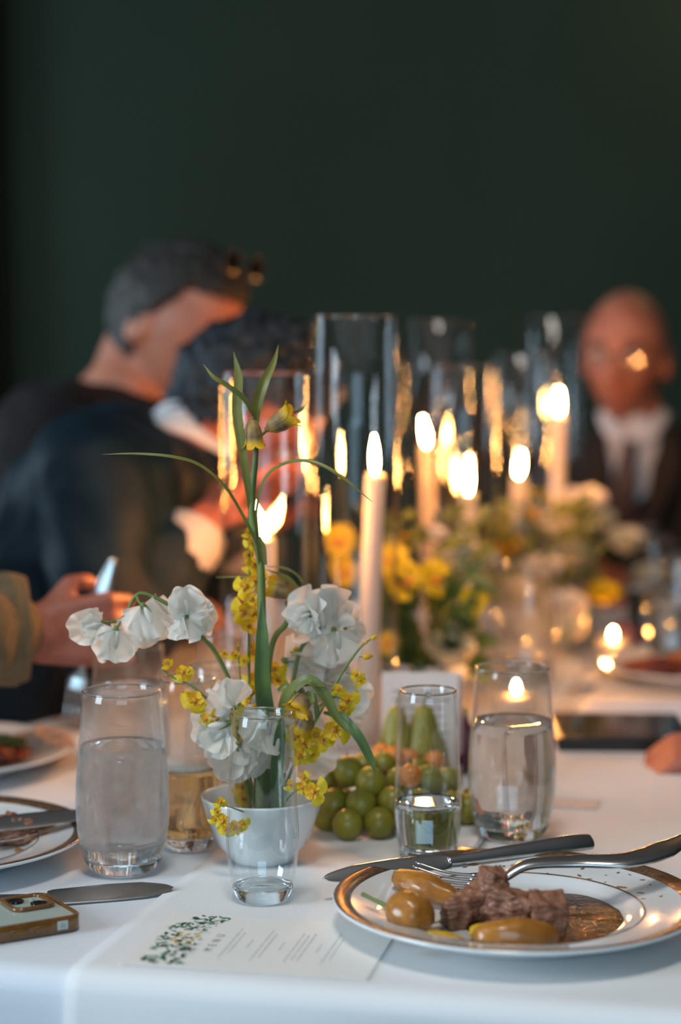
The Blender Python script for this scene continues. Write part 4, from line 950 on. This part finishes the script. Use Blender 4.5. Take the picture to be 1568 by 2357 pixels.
spray('yellow orchid spray slanting right, budded tip crossing the tall taper', [(640, 1880, 1.745), (665, 1790, 1.74), (705, 1700, 1.735), (745, 1625, 1.73), (790, 1545, 1.73), (830, 1490, 1.73), (856, 1469, 1.73)], [.0016, .0015, .0012, .0008],
      [(800, 1612, 50, 60, 1.725), (790, 1632, 36, -20, 1.725), (778, 1586, 30, 20, 1.727), (820, 1552, 30, 10, 1.728), (829, 1566, 26, 40, 1.728), (681, 1694, 56, -60, 1.72), (700, 1716, 46, 10, 1.72), (728, 1690, 44, 0, 1.722), (742, 1704, 50, 40, 1.722), (770, 1680, 64, 115, 1.722), (690, 1740, 46, 10, 1.72), (720, 1738, 30, 60, 1.725), (668, 1646, 34, 10, 1.745), (683, 1498, 24, 0, 1.775)],
      buds=[(861, 1467, 16, 1.73, 60), (847, 1511, 22, 1.73, 80), (843, 1478, 10, 1.73, 0)], side=[[(826, 1512, 1.73), (840, 1512, 1.73)], [(796, 1548, 1.73), (812, 1552, 1.73)], [(770, 1600, 1.725), (792, 1612, 1.725)]])
spray('orchid tip drooping over the right bowl rim with one broad yellow lip', [(635, 1880, 1.73), (660, 1840, 1.71), (690, 1815, 1.70), (715, 1812, 1.70)], [.0010, .0008, .0006],
      [(722, 1822, 56, 75, 1.695), (696, 1812, 34, -20, 1.70), (670, 1805, 30, 20, 1.70), (700, 1790, 26, 100, 1.705)])
spray('small orchid tip drooping over the left bowl rim, blooms before the china', [(595, 1880, 1.73), (560, 1868, 1.69), (525, 1856, 1.68), (506, 1848, 1.678), (500, 1875, 1.676)], [.0009, .0007, .0005],
      [(508, 1846, 28, 10, 1.675), (500, 1868, 26, -20, 1.675), (494, 1886, 24, 0, 1.675), (514, 1890, 40, -70, 1.674), (522, 1908, 36, -20, 1.673), (540, 1904, 40, 10, 1.673), (560, 1896, 28, 60, 1.674)])
spray('mottled brown yellow orchid bloom inside the bowl seen through the flute', [(585, 1880, 1.76), (570, 1840, 1.765), (560, 1800, 1.77)], [.0010, .0008], [(556, 1810, 44, 10, 1.765), (562, 1838, 44, -30, 1.765), (572, 1826, 36, 60, 1.765)])
leaf(f3, [(660, 1880, 1.77), (700, 1850, 1.79), (735, 1842, 1.795)], [10, 16, 3], 'leaf_dark')
# ================================================================== blurred arrangements further down the table
def bloom(name, label, c, r, m, seed, base, group, up=(0, -.4, 1)):
    t = thing(name, label, 'flower', base, 0, group); rnd = random.Random(seed); cc = Vector(c)-Vector(base); ax = Vector(up).normalized(); A = basis(cc, ax, Vector((0, -1, 0))).to_3x3()
    bm = B(); tube(bm, [(0, 0, .0), cc*.5+Vector((rnd.uniform(-.01, .01), 0, 0)), cc-ax*r*.6], [.0018, .0014], 6, 4); mesh_obj('stem', bm, M['stem'], t)
    bm = B()
    for L_, (n, rr, tl) in enumerate(((5, .35, .15), (6, .6, .35), (7, .85, .7), (7, 1.0, 1.1))):
        for i in range(n):
            a = i/n*2*math.pi+L_*.5+rnd.uniform(-.2, .2); out = A@Vector((math.cos(a), 0, math.sin(a))); y = (ax*math.cos(tl)+out*math.sin(tl))
            petal(bm, basis(cc-ax*r*.5+out*r*.1, y, -out*math.cos(tl)+ax*math.sin(tl)), lambda t_: r*rr*1.15, -.75, .75, cup=.7, ruff=.06, kf=4, ph=rnd.uniform(0, 6), nr=4, na=8, curl=.25)
    mesh_obj('bloom', bm, M[m], t); return t
def pansy(label, c, r, seed, base, group, tilt=0):
    t = thing('pansy', label, 'flower', base, 0, group); rnd = random.Random(seed); cc = Vector(c)-Vector(base)
    bm = B(); tube(bm, [(0, 0, 0), cc*.55+Vector((rnd.uniform(-.01, .01), .005, 0)), cc+Vector((0, .004, 0))], [.0015, .0012], 6, 4); mesh_obj('stem', bm, M['stem'], t)
    z = Vector((math.sin(tilt), -1, .2)).normalized(); Y = Vector((0, 0, 1))
    for i, (a, l) in enumerate(((.6, 1.0), (-.6, 1.0), (1.75, .85), (-1.75, .85), (math.pi, 1.0))):
        y = Matrix.Rotation(a, 3, z)@Y; bm = B(); petal(bm, basis(cc+z*.001*i, y, z), lambda t_: r*l*(.8+.2*math.cos(t_)), -.85, .85, cup=.1, ruff=.08, kf=5, ph=i+seed, nr=5, na=10, curl=-.1); mesh_obj('petal', bm, M['petal_lemon'], t)
    bm = B()
    for a in (1.6, -1.6, math.pi, 2.5, -2.5):
        y = Matrix.Rotation(a, 3, z)@Y; petal(bm, basis(cc+z*.0065, y, z), lambda t_: r*.46, -.35, .35, ruff=0, cup=0, nr=3, na=4)
    mesh_obj('dark_centre', bm, M['petal_red'], t); return t
def greenery(label, base, n, sx, sy, z0, z1, seed, ln=.035, m='leaf_dark'):
    rnd = random.Random(seed); bm = B()
    for i in range(n):
        a = rnd.uniform(0, 6.28); q = math.sqrt(rnd.random()); c = Vector((sx*q*math.cos(a), sy*q*math.sin(a), rnd.uniform(z0, z1))); d = Vector((math.cos(a)*.8, math.sin(a)*.8, rnd.uniform(-.3, .9))).normalized()
        blade(bm, [c, c+d*ln*.5+Vector((0, 0, .004)), c+d*ln], [ln*.05, ln*.24, .0003], .3, Vector((rnd.uniform(-1, 1), -1, rnd.uniform(0, 1))), 3, 2)
    o = mesh_obj('foliage', bm, M[m]); o.location = base; tag(o, label, 'foliage'); o['kind'] = 'stuff'; return o
def vase(label, base, r=.05, h=.06):
    t = thing('flower_bowl', label, 'bowl', base, 0, 'white bowls of flowers along the table'); k = r/.0545
    bm = B(); lathe(bm, [(0, .002), (.025*k, 0), (.030*k, .003), (.0475*k, h*.6), (.0545*k, h), (.052*k, h+.001), (.045*k, h*.6), (.03*k, .012), (0, .008)], 48); mesh_obj('dish', bm, M['bowl'], t); return t
b2 = XD(985, 2.46, Z0); vase('blurred white bowl hidden behind the blush card under yellow pansies', b2)
G2 = 'blurred flowers of the second bowl'
greenery('dark green leaves massed under the yellow pansies', b2, 230, .060, .045, .04, .17, 1)
greenery('lighter green sprigs rising among the candles behind the pansies', b2+Vector((0, .04, 0)), 50, .07, .04, .14, .24, 2, .03, 'leaf')
for i, (px, py, d, r, lab) in enumerate(((925, 1335, 2.42, .026, 'brightest yellow pansy with dark face, beside the tall taper'), (1092, 1385, 2.43, .020, 'small yellow pansy with dark face at the right of the second bowl'), (1000, 1330, 2.45, .024, 'yellow pansy between the two dark faced ones'),
        (905, 1290, 2.46, .022, 'yellow pansy topmost by the taper'), (1010, 1375, 2.47, .022, 'yellow pansy low over the green leaves'), (785, 1245, 2.50, .022, 'blurred yellow pansy seen inside the central cylinder'), (790, 1315, 2.50, .020, 'lower yellow pansy seen inside the central cylinder'), (895, 1480, 2.40, .014, 'lowest yellow pansy near the taper foot'))):
    pansy(lab, P(px, py, d), r, i, b2+Vector((0, 0, .03)), G2, .3*(-1)**i)
for i, (px, py, d, r, m, lab) in enumerate(((1038, 1505, 2.41, .032, 'petal_cream', 'large cream bloom right above the blush card'), (1075, 1450, 2.45, .022, 'petal_cream', 'smaller cream bloom above the large one'), (1070, 1300, 2.50, .036, 'petal_cream', 'big pale bloom just under the low blurred candle'),
        (1000, 1235, 2.62, .018, 'petal_white', 'white bloom among sprigs left of the low blurred candle'), (1110, 1290, 2.52, .022, 'petal_cream', 'pale bloom to the right under the low blurred candle'), (940, 1250, 2.6, .016, 'petal_yellow', 'yellow bloom seen at the edge of the central cylinder'), (1015, 1420, 2.5, .018, 'petal_cream', 'cream bloom in the middle of the dark leaves'))):
    bloom('ranunculus', lab, P(px, py, d), r, m, i+3, b2+Vector((0, 0, .03)), G2)
b3 = XD(1235, 3.02, Z0); vase('blurred white bowl beneath the far flowers near the last candles', b3, .055)
G3 = 'blurred flowers at the far end'
greenery('green leaves of the far bowl below the last taper', b3, 160, .075, .06, .05, .20, 5, .035, 'leaf')
greenery('tall green sprigs before the white shirt of the bald man', b3+Vector((.035, .08, 0)), 50, .055, .05, .10, .21, 8, .035, 'leaf')
for i, (px, py, d, r, m, lab) in enumerate(((1345, 1160, 3.12, .036, 'petal_white', 'large white bloom left of the brown tie'), (1375, 1200, 3.1, .03, 'petal_cream', 'cream bloom below the tie tip'), (1275, 1215, 3.05, .03, 'petal_white', 'white bloom below the farthest taper'), (1325, 1285, 3.0, .034, 'petal_cream', 'cream bloom in the heart of the far flowers'),
        (1250, 1310, 2.95, .03, 'petal_white', 'white bloom left of the far heart'), (1200, 1360, 2.95, .03, 'petal_cream', 'cream bloom behind the mid table tumbler'), (1300, 1400, 2.9, .034, 'petal_white', 'white bloom left of the far votive'), (1390, 1370, 2.92, .026, 'petal_lemon', 'yellow green bloom above the far votive'),
        (1220, 1190, 3.1, .018, 'petal_yellow', 'small yellow bloom right of the wide flame taper'), (1300, 1460, 2.85, .032, 'petal_cream', 'cream bloom lowest at the far bowl'), (1440, 1250, 3.2, .034, 'petal_cream', 'cream bloom toward the right far corner'), (1160, 1260, 3.0, .024, 'petal_yellow', 'golden bloom behind the blurred shorter cylinder'), (1500, 1330, 3.15, .03, 'petal_cream', 'faint pale bloom farthest right'))):
    bloom('garden_rose', lab, P(px, py, d), r, m, i+20, b3+Vector((0, 0, .03)), G3)
lump('dark_fruit', 'dark red brown fruit right behind the far votive', 'fruit', P(1440, 1415, 2.95), (.024, .024, .022), M['fig'], 40, .1)
bpy.data.objects['dark_fruit'].location.z = TZ+.021
# ================================================================== people
def g1(x, s): return math.exp(-(x/s)**2)
def head_pt(n, infl=0.0, jaw=1.0):
    """n unit direction; x right, y face, z up -> point of a head of 24 cm"""
    x, y, z = n.x*.076, n.y*.097, n.z*.120
    t = min(max((-n.z-.05)/.95, 0), 1)
    x *= 1-.30*t*jaw
    if n.y < 0: y *= 1-.42*t
    else: y *= 1+.06*t
    if n.z > 0: x *= 1+.05*math.sin(n.z*math.pi)*1; y *= 1+.04*(n.y < 0)
    if n.y > 0:
        ax = abs(x)
        nose = g1(x, .0125)*(min(max((.016-z)/.05, 0), 1) if z > -.040 else max(0, 1-(-.040-z)/.010)); y += .026*nose
        nw = g1(ax-.012, .008)*g1(z+.036, .010); y += .006*nw
        y -= .013*g1(ax-.033, .018)*g1(z-.002, .014)
        y += .006*g1(z-.024, .010)*(ax < .055)
        y += .007*g1(x, .026)*g1(z+.070, .014); y -= .006*g1(x, .028)*g1(z+.070, .0035)
        y += .010*g1(x, .022)*g1(z+.108, .016); y += .005*g1(ax-.040, .018)*g1(z+.035, .02)
    p = Vector((x, y, z))
    return p*(1+infl)
def head_mat(c, yaw, pitch, roll):
    """yaw 0 faces -Y (the camera); positive yaw turns the face to +X; pitch>0 looks down"""
    R = Matrix.Rotation(yaw, 3, 'Z')@Matrix.Rotation(math.pi, 3, 'Z')@Matrix.Rotation(-pitch, 3, 'X')@Matrix.Rotation(roll, 3, 'Y')
    m = R.to_4x4(); m.translation = Vector(c); return m
def add_head(bm, H, k=1.0):
    g = bmesh.ops.create_uvsphere(bm, u_segments=96, v_segments=72, radius=1)
    for v in g['verts']: v.co = H@(head_pt(v.co.normalized())*k)
    for s in (-1, 1):
        R = H.to_3x3()@Matrix.Rotation(s*.25, 3, 'Z')@Matrix.Rotation(-.12, 3, 'X')
        ball(bm, H@Vector((s*.079*k, -.004, -.012)), (.008, .019, .031), R, 20, 14)
        ball(bm, H@Vector((s*.075*k, .004, -.018)), (.011, .010, .018), R, 12, 8)
def hair_cap(root, H, m, f, thick=.010, k=1.0, seed=0, wav=.15, name='hair'):
    bm = B(); g = bmesh.ops.create_uvsphere(bm, u_segments=96, v_segments=72, radius=1)
    dead = []
    for v in g['verts']:
        n = v.co.normalized(); e = f(n)
        if e < 0: dead.append(v); continue
        t = thick*min(1, e*5+.12)*(1+wav*4*noise.noise(n*9+Vector((seed, 0, 0)))+wav*2*noise.noise(n*25))
        p = head_pt(n)*k; v.co = H@(p+n*(t+.0015))
    bmesh.ops.delete(bm, geom=dead, context='VERTS')
    o = mesh_obj(name, bm, m, root); s = o.modifiers.new('thickness', 'SOLIDIFY'); s.thickness = .006; s.offset = -1; return o
def add_face_parts(root, H, k=1.0, glasses=False, up=False):
    for s in (-1, 1):
        bm = B(); ball(bm, H@Vector((s*.032*k, .0795*k, .003)), .0118, None, 16, 12); e = mesh_obj('eye', bm, M['eye'], root)
        bm = B(); ball(bm, H@Vector((s*.032*k, .0885*k, .002)), (.0052, .0052, .0052), None, 12, 8); mesh_obj('iris', bm, M['iris'], e)
        bm = B(); sweep(bm, [H@Vector((s*.016, .097*k, .022)), H@Vector((s*.034, .094*k, .028)), H@Vector((s*.050, .080*k, .023))], [.002, .0035, .001], [.003, .003, .001], 8); mesh_obj('eyebrow', bm, M['hair'], root)
    bm = B(); sweep(bm, [H@Vector((-.024, .091, -.068)), H@Vector((0, .1035, -.0705)), H@Vector((.024, .091, -.068))], [.001, .006, .001], [.002, .003, .002], 10); mesh_obj('lips', bm, M['lip'], root)
def spectacles(root, H, dz=0, dy=0, tilt=0, m='frame', lensm=None):
    R = Matrix.Translation(Vector((0, dy, dz)))@Matrix.Rotation(tilt, 4, 'X'); HH = H@R
    bm = B()
    for s in (-1, 1):
        pts = [HH@Vector((s*.034+.024*math.cos(a), .108, .002+.017*math.sin(a))) for a in [i/20*2*math.pi for i in range(21)]]
        tube(bm, pts, .0016, 6, 2); tube(bm, [HH@Vector((s*.058, .107, .006)), HH@Vector((s*.080, .075, .006)), HH@Vector((s*.084, .0, .004)), HH@Vector((s*.083, -.02, -.012))], .0016, 6)
    tube(bm, [HH@Vector((-.010, .108, .006)), HH@Vector((0, .111, .008)), HH@Vector((.010, .108, .006))], .0015, 6)
    sp_o = mesh_obj('spectacles', bm, M[m], root)
    bm = B()
    for s in (-1, 1):
        q = basis(HH@Vector((s*.034, .108, .002)), HH.to_3x3()@Vector((0, 1, 0)), Vector((0, 0, 1))).to_3x3(); ball(bm, HH@Vector((s*.034, .108, .002)), (.0235, .0008, .0165), q, 20, 8)
    mesh_obj('lens', bm, lensm or M['glass'], sp_o)
def hand(bm, w, d, n, side=1, curl=.6, k=1.0, spread=.12, thumb=.5):
    """w wrist point, d direction to knuckles, n palm normal (palm faces n), side +1: thumb toward d x n"""
    w = Vector(w); d = Vector(d).normalized(); n = Vector(n); n = (n-d*n.dot(d)).normalized(); x = d.cross(n)*side
    for u in (-.030, -.010, .010, .030):
        capsule(bm, w+x*u*.6*k+d*.012*k, w+x*u*k+d*.088*k, .0135*k, .0115*k, 12)
    capsule(bm, w-d*.03, w+d*.02, .025*k, .024*k, 14)
    capsule(bm, w+x*.022*k+d*.02*k+n*.006*k, w+x*.030*k+d*.05*k+n*.008*k, .014*k, .012*k, 12)
    for i, (u, L) in enumerate(((.031, .072), (.0105, .080), (-.010, .074), (-.030, .058))):
        p = w+x*u*k+d*.090*k; dr = (d+x*u*spread*10).normalized(); ang = 0
        for s_, (l, r0) in enumerate(((.45, .0092), (.32, .0085), (.23, .0076))):
            ang += curl*(.75+.12*i) if s_ else curl*.7
            v = dr*math.cos(ang)+n*math.sin(ang); q = p+v*L*l*k; capsule(bm, p, q, r0*k, (r0-.0006)*k, 10); p = q
    p = w+x*.028*k+d*.030*k+n*.004*k; v = (d*.65+x*.75+n*.3*thumb*2).normalized(); q = p+v*.034*k; capsule(bm, p, q, .0125*k, .0105*k, 12)
    v2 = (d*.8+n*thumb*1.4+x*.12).normalized(); q2 = q+v2*.028*k; capsule(bm, q, q2, .0102*k, .0092*k, 12); v3 = (d*.6+n*thumb*1.6-x*.25).normalized(); capsule(bm, q2, q2+v3*.02*k, .0092*k, .0075*k, 12)
def person(label, loc, neck, chest, hips, shs, arms, head, headpar, jacket, skin, extra=None, feet=None, kj=1.0, collar=True, cuffs=True):
    """shs two shoulder joints; arms list of (elbow, wrist, hand dir, palm normal, side, curl) or None"""
    loc = Vector(loc); r = thing('person', label, 'person', loc)
    L = lambda p: Vector(p)-loc
    H = head_mat(L(head), *headpar)
    bm = B(); add_head(bm, H)
    nb = L(neck); hb = H@Vector((0, -.030, -.060))
    capsule(bm, hb, nb, .056, .062, 24); ch = L(chest); hp = L(hips)
    capsule(bm, nb, ch, .07, .11, 24); capsule(bm, ch, hp, .11, .12, 24)
    for s, a in zip(shs, arms):
        s = L(s); chain(bm, [nb-(nb-s)*.2-Vector((0, 0, .03)), s], [.055, .05])
        e, wv = L(a[0]), L(a[1]); capsule(bm, s, e, .046, .038, 18); capsule(bm, e, wv, .039, .026, 18)
        hand(bm, wv, a[2], a[3], a[4], a[5])
    voxel('body', bm, .0045, skin, r, 5, .5)
    bm = B(); capsule(bm, nb-Vector((0, 0, .055)), ch, .09*kj, .125*kj, 24)
    for i_ in range(5):
        q = i_/4; capsule(bm, L(shs[0]).lerp(L(shs[1]), q)*.72+ch*.28, hp+(L(shs[0]).lerp(L(shs[1]), q)-ch)*.45, .10*kj, .12*kj, 20)
    for s, a in zip(shs, arms):
        s = L(s); e, wv = L(a[0]), L(a[1]); capsule(bm, nb-Vector((0, 0, .05)), s, .075*kj, .072*kj, 20); capsule(bm, s, e, .071*kj, .058*kj, 20)
        capsule(bm, e, e.lerp(wv, .76), .058*kj, .044*kj, 20)
    voxel('jacket', bm, .007, jacket, r, 6, .5, folds=.009)
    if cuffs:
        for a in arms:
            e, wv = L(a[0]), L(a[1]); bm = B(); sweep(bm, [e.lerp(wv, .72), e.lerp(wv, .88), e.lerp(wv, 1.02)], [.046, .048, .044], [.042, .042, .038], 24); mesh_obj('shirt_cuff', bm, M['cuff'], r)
    if collar:
        ax = (nb-hb).normalized(); c0 = nb-ax*.048; bm = B(); u = basis(c0, -ax, Vector((0, -1, 0)))
        sweep(bm, [c0+ax*.055, c0+ax*.02, c0-ax*.002], [.080, .070, .066], [.080, .070, .066], 32); mesh_obj('shirt_collar', bm, M['shirt'], r)
    feet = feet or [(loc.x+.30, loc.y-.08, 0), (loc.x+.30, loc.y+.12, 0)]
    bm = B(); kn = []
    for s, f in zip((-1, 1), feet):
        f = Vector(f); knee = Vector((f.x-.02, f.y, .50)); kn.append(knee); h0 = hp+Vector((0, s*.09, -.03)); chain(bm, [h0, L(knee), L(f)+Vector((0, 0, .10))], [.085, .065, .045])
    voxel('trousers', bm, .011, M['trousers'], r, 3)
    for f in feet:
        f = Vector(f); bm = B(); ball(bm, L(f)+Vector((.05, 0, .042)), (.13, .045, .042), None, 20, 12, lambda p: Vector((p.x, p.y*(1-.15*p.x), p.z))); mesh_obj('shoe', bm, M['shoe'], r)
    return r, H, L
# ---- man A: greying dark hair, glasses pushed up on his head, looking down to the right
A_d = 2.95
rA, HA, LA = person('man in charcoal jacket bowing his head, sunglasses pushed up in dark hair', (-.66, 2.98, 0), P(285, 925, A_d), P(150, 1120, 2.97), (-.62, 2.98, .56),
    [P(120, 1010, 2.78), P(215, 1000, 3.14)], [(P(60, 1330, 2.70), P(260, 1370, 2.68), (1, -.2, -.05), (0, 0, -1), 1, .4), (P(240, 1320, 3.2), P(420, 1380, 3.05), (1, -.3, -.1), (0, 0, -1), -1, .4)],
    P(402, 750, A_d), (math.radians(58), math.radians(32), math.radians(-8)), M['suit_char'], M['skin'], kj=1.05, collar=False)
def hl_short(n):
    # hair line: crown, back and sides with a sideburn before the ear
    return (n.z-.30) if n.y > .30 else ((n.z+.10)-.9*max(n.y, 0) if n.y > -.05 else n.z+.62)
def hl_a(n):
    front = n.z-(.50+.22*n.y) if n.y > .25 else None
    if front is not None: return front
    if n.y > -.02: return n.z-(.05+1.8*max(n.y, 0)-.12)
    return n.z+.60
hair_cap(rA, HA, M['hair'], hl_a, .011, seed=2)
add_face_parts(rA, HA)
def hl_side(n): return min(.42-n.z, (n.z+.60) if n.y < -.02 else n.z-(-.05+1.8*max(n.y, 0)))
hair_cap(rA, HA, M['hair_grey'], hl_side, .0125, seed=5, name='greying_side_hair')
sg = thing('sunglasses', 'sunglasses pushed up on the head of the man in the charcoal jacket', 'sunglasses', rA.location)
spectacles(sg, HA, dz=.092, dy=-.050, tilt=math.radians(22), lensm=M['lens'])
# ---- man B: blue suit, forehead on his hand
rB, HB, LB = person('man in dark blue suit leaning on his hand, black hair, before the charcoal jacket man', (-.60, 2.52, 0), P(425, 1065, 2.60), P(260, 1215, 2.58), (-.56, 2.55, .56),
    [P(215, 1105, 2.42), P(300, 1060, 2.76)], [(P(255, 1490, 2.34), P(450, 1225, 2.44), Vector((.75, .25, .9)), (.9, .4, -.2), -1, .55), (P(420, 1380, 2.80), P(560, 1250, 2.74), Vector((.25, -.2, 1)), (.4, -.9, 0), 1, .7)],
    P(568, 948, 2.62), (math.radians(78), math.radians(44), math.radians(6)), M['suit_blue'], M['skin_red'], kj=1.06)
def hl_b(n):
    if n.y > .25: return n.z-(.28+.35*n.y)
    if n.y > -.02: return n.z-(-.12+1.6*max(n.y, 0))
    return n.z+.60
hair_cap(rB, HB, M['hair_dark'], hl_b, .014, seed=9, wav=.3)
add_face_parts(rB, HB)
# ---- guest C: beige sleeve, fist round a fork
rC, HC, LC = person('guest in beige knit at the left edge, fist holding an upright fork', (-.86, 2.02, 0), (-.74, 2.0, 1.13), (-.76, 2.0, 1.0), (-.80, 2.02, .56),
    [(-.70, 1.84, 1.07), (-.70, 2.19, 1.07)], [(P(-230, 1475, 1.90), P(58, 1462, 2.06), Vector((1, .25, .03)), (.1, 1, -.2), 1, 1.15), (P(-560, 1450, 2.30), P(-390, 1330, 2.2), Vector((.9, -.1, .1)), (0, 0, -1), -1, .5)],
    (-.70, 2.0, 1.30), (math.radians(75), math.radians(15), 0), M['beige'], M['skin_red'], kj=.98, collar=False, cuffs=False)
hair_cap(rC, HC, M['hair'], hl_a, .012, seed=4); add_face_parts(rC, HC)
bm = B(); sweep(bm, [LC(P(-60, 1458, 2.03)), LC(P(20, 1448, 2.045)), LC(P(62, 1446, 2.05))], [.060, .064, .058], [.056, .060, .054], 36); mesh_obj('knit_cuff', bm, M['beige'], rC)
# ---- guest D: hand at the right edge
rD, HD, LD = person('guest in dark suit at the right edge, only one resting hand in view', (1.02, 2.2, 0), (.86, 2.2, 1.13), (.90, 2.2, 1.0), (.96, 2.2, .56),
    [(.84, 2.02, 1.06), (.84, 2.38, 1.06)], [(P(2060, 1690, 2.05), P(1745, 1716, 2.12), Vector((-1, .08, -.12)), (0, .2, -1), 1, .75), ((.62, 2.5, .86), (.60, 2.40, .80), Vector((-1, -.1, -.05)), (0, 0, -1), -1, .4)],
    (.84, 2.2, 1.30), (math.radians(-80), math.radians(10), 0), M['suit_char'], M['skin_red'], feet=[(.74, 2.12, 0), (.74, 2.30, 0)])
hair_cap(rD, HD, M['hair'], hl_a, .012, seed=6); add_face_parts(rD, HD)
# ---- man E: bald, glasses, tie
E_d = 3.72
rE, HE, LE = person('smiling bald man with glasses, white shirt, brown tie, facing the camera at right', (.60, 3.86, 0), P(1462, 985, 3.80), P(1470, 1190, 3.84), (.60, 3.88, .56),
    [P(1285, 1120, 3.92), P(1655, 1090, 3.80)], [(P(1270, 1330, 3.72), P(1330, 1370, 3.62), Vector((.4, -1, -.1)), (0, 0, -1), 1, .4), (P(1680, 1300, 3.62), P(1560, 1360, 3.56), Vector((-.6, -.8, -.1)), (0, 0, -1), -1, .4)],
    P(1440, 818, E_d), (math.radians(-20), math.radians(4), math.radians(-3)), M['suit_brown'], M['skin'], feet=[(.50, 3.66, 0), (.70, 3.66, 0)], kj=1.02, collar=False)
def hl_e(n): return min(.25-n.z, n.z+.45) if n.y < -.15 else -1
hair_cap(rE, HE, M['hair_grey'], hl_e, .006, seed=8, name='side_hair')
add_face_parts(rE, HE); spectacles(rE, HE)
n0 = LE(P(1462, 985, 3.80))
def front_strip(name, pts, wid, thk, m, up=(-.25, -1, .1)):
    bm = B(); sweep(bm, pts, wid, thk, 14, Vector(up), 5, .8); return mesh_obj(name, bm, m, rE)
q = lambda px, py, d: LE(P(px, py, d))
bm = B(); ball(bm, LE(P(1455, 1110, 3.735)), (.070, .030, .135), Matrix.Rotation(math.radians(8), 3, 'X'), 32, 22); mesh_obj('shirt', bm, M['shirt'], rE)
front_strip('shirt_collar', [q(1388, 950, 3.74), q(1410, 990, 3.70), q(1440, 1020, 3.69)], [.012, .016, .008], [.008, .007, .004], M['shirt'])
front_strip('shirt_collar', [q(1530, 950, 3.74), q(1500, 990, 3.70), q(1462, 1020, 3.69)], [.012, .016, .008], [.008, .007, .004], M['shirt'])
front_strip('necktie', [q(1450, 1015, 3.683), q(1448, 1040, 3.678), q(1440, 1100, 3.67), q(1428, 1170, 3.675), q(1420, 1240, 3.69)], [.013, .014, .022, .030, .036], [.008, .006, .004, .004, .004], M['tie'])
front_strip('lapel', [q(1385, 985, 3.72), q(1382, 1080, 3.69), q(1400, 1230, 3.685)], [.008, .022, .012], [.005, .005, .005], M['suit_brown'])
front_strip('lapel', [q(1538, 975, 3.72), q(1534, 1080, 3.685), q(1480, 1240, 3.68)], [.010, .028, .012], [.005, .005, .005], M['suit_brown'])
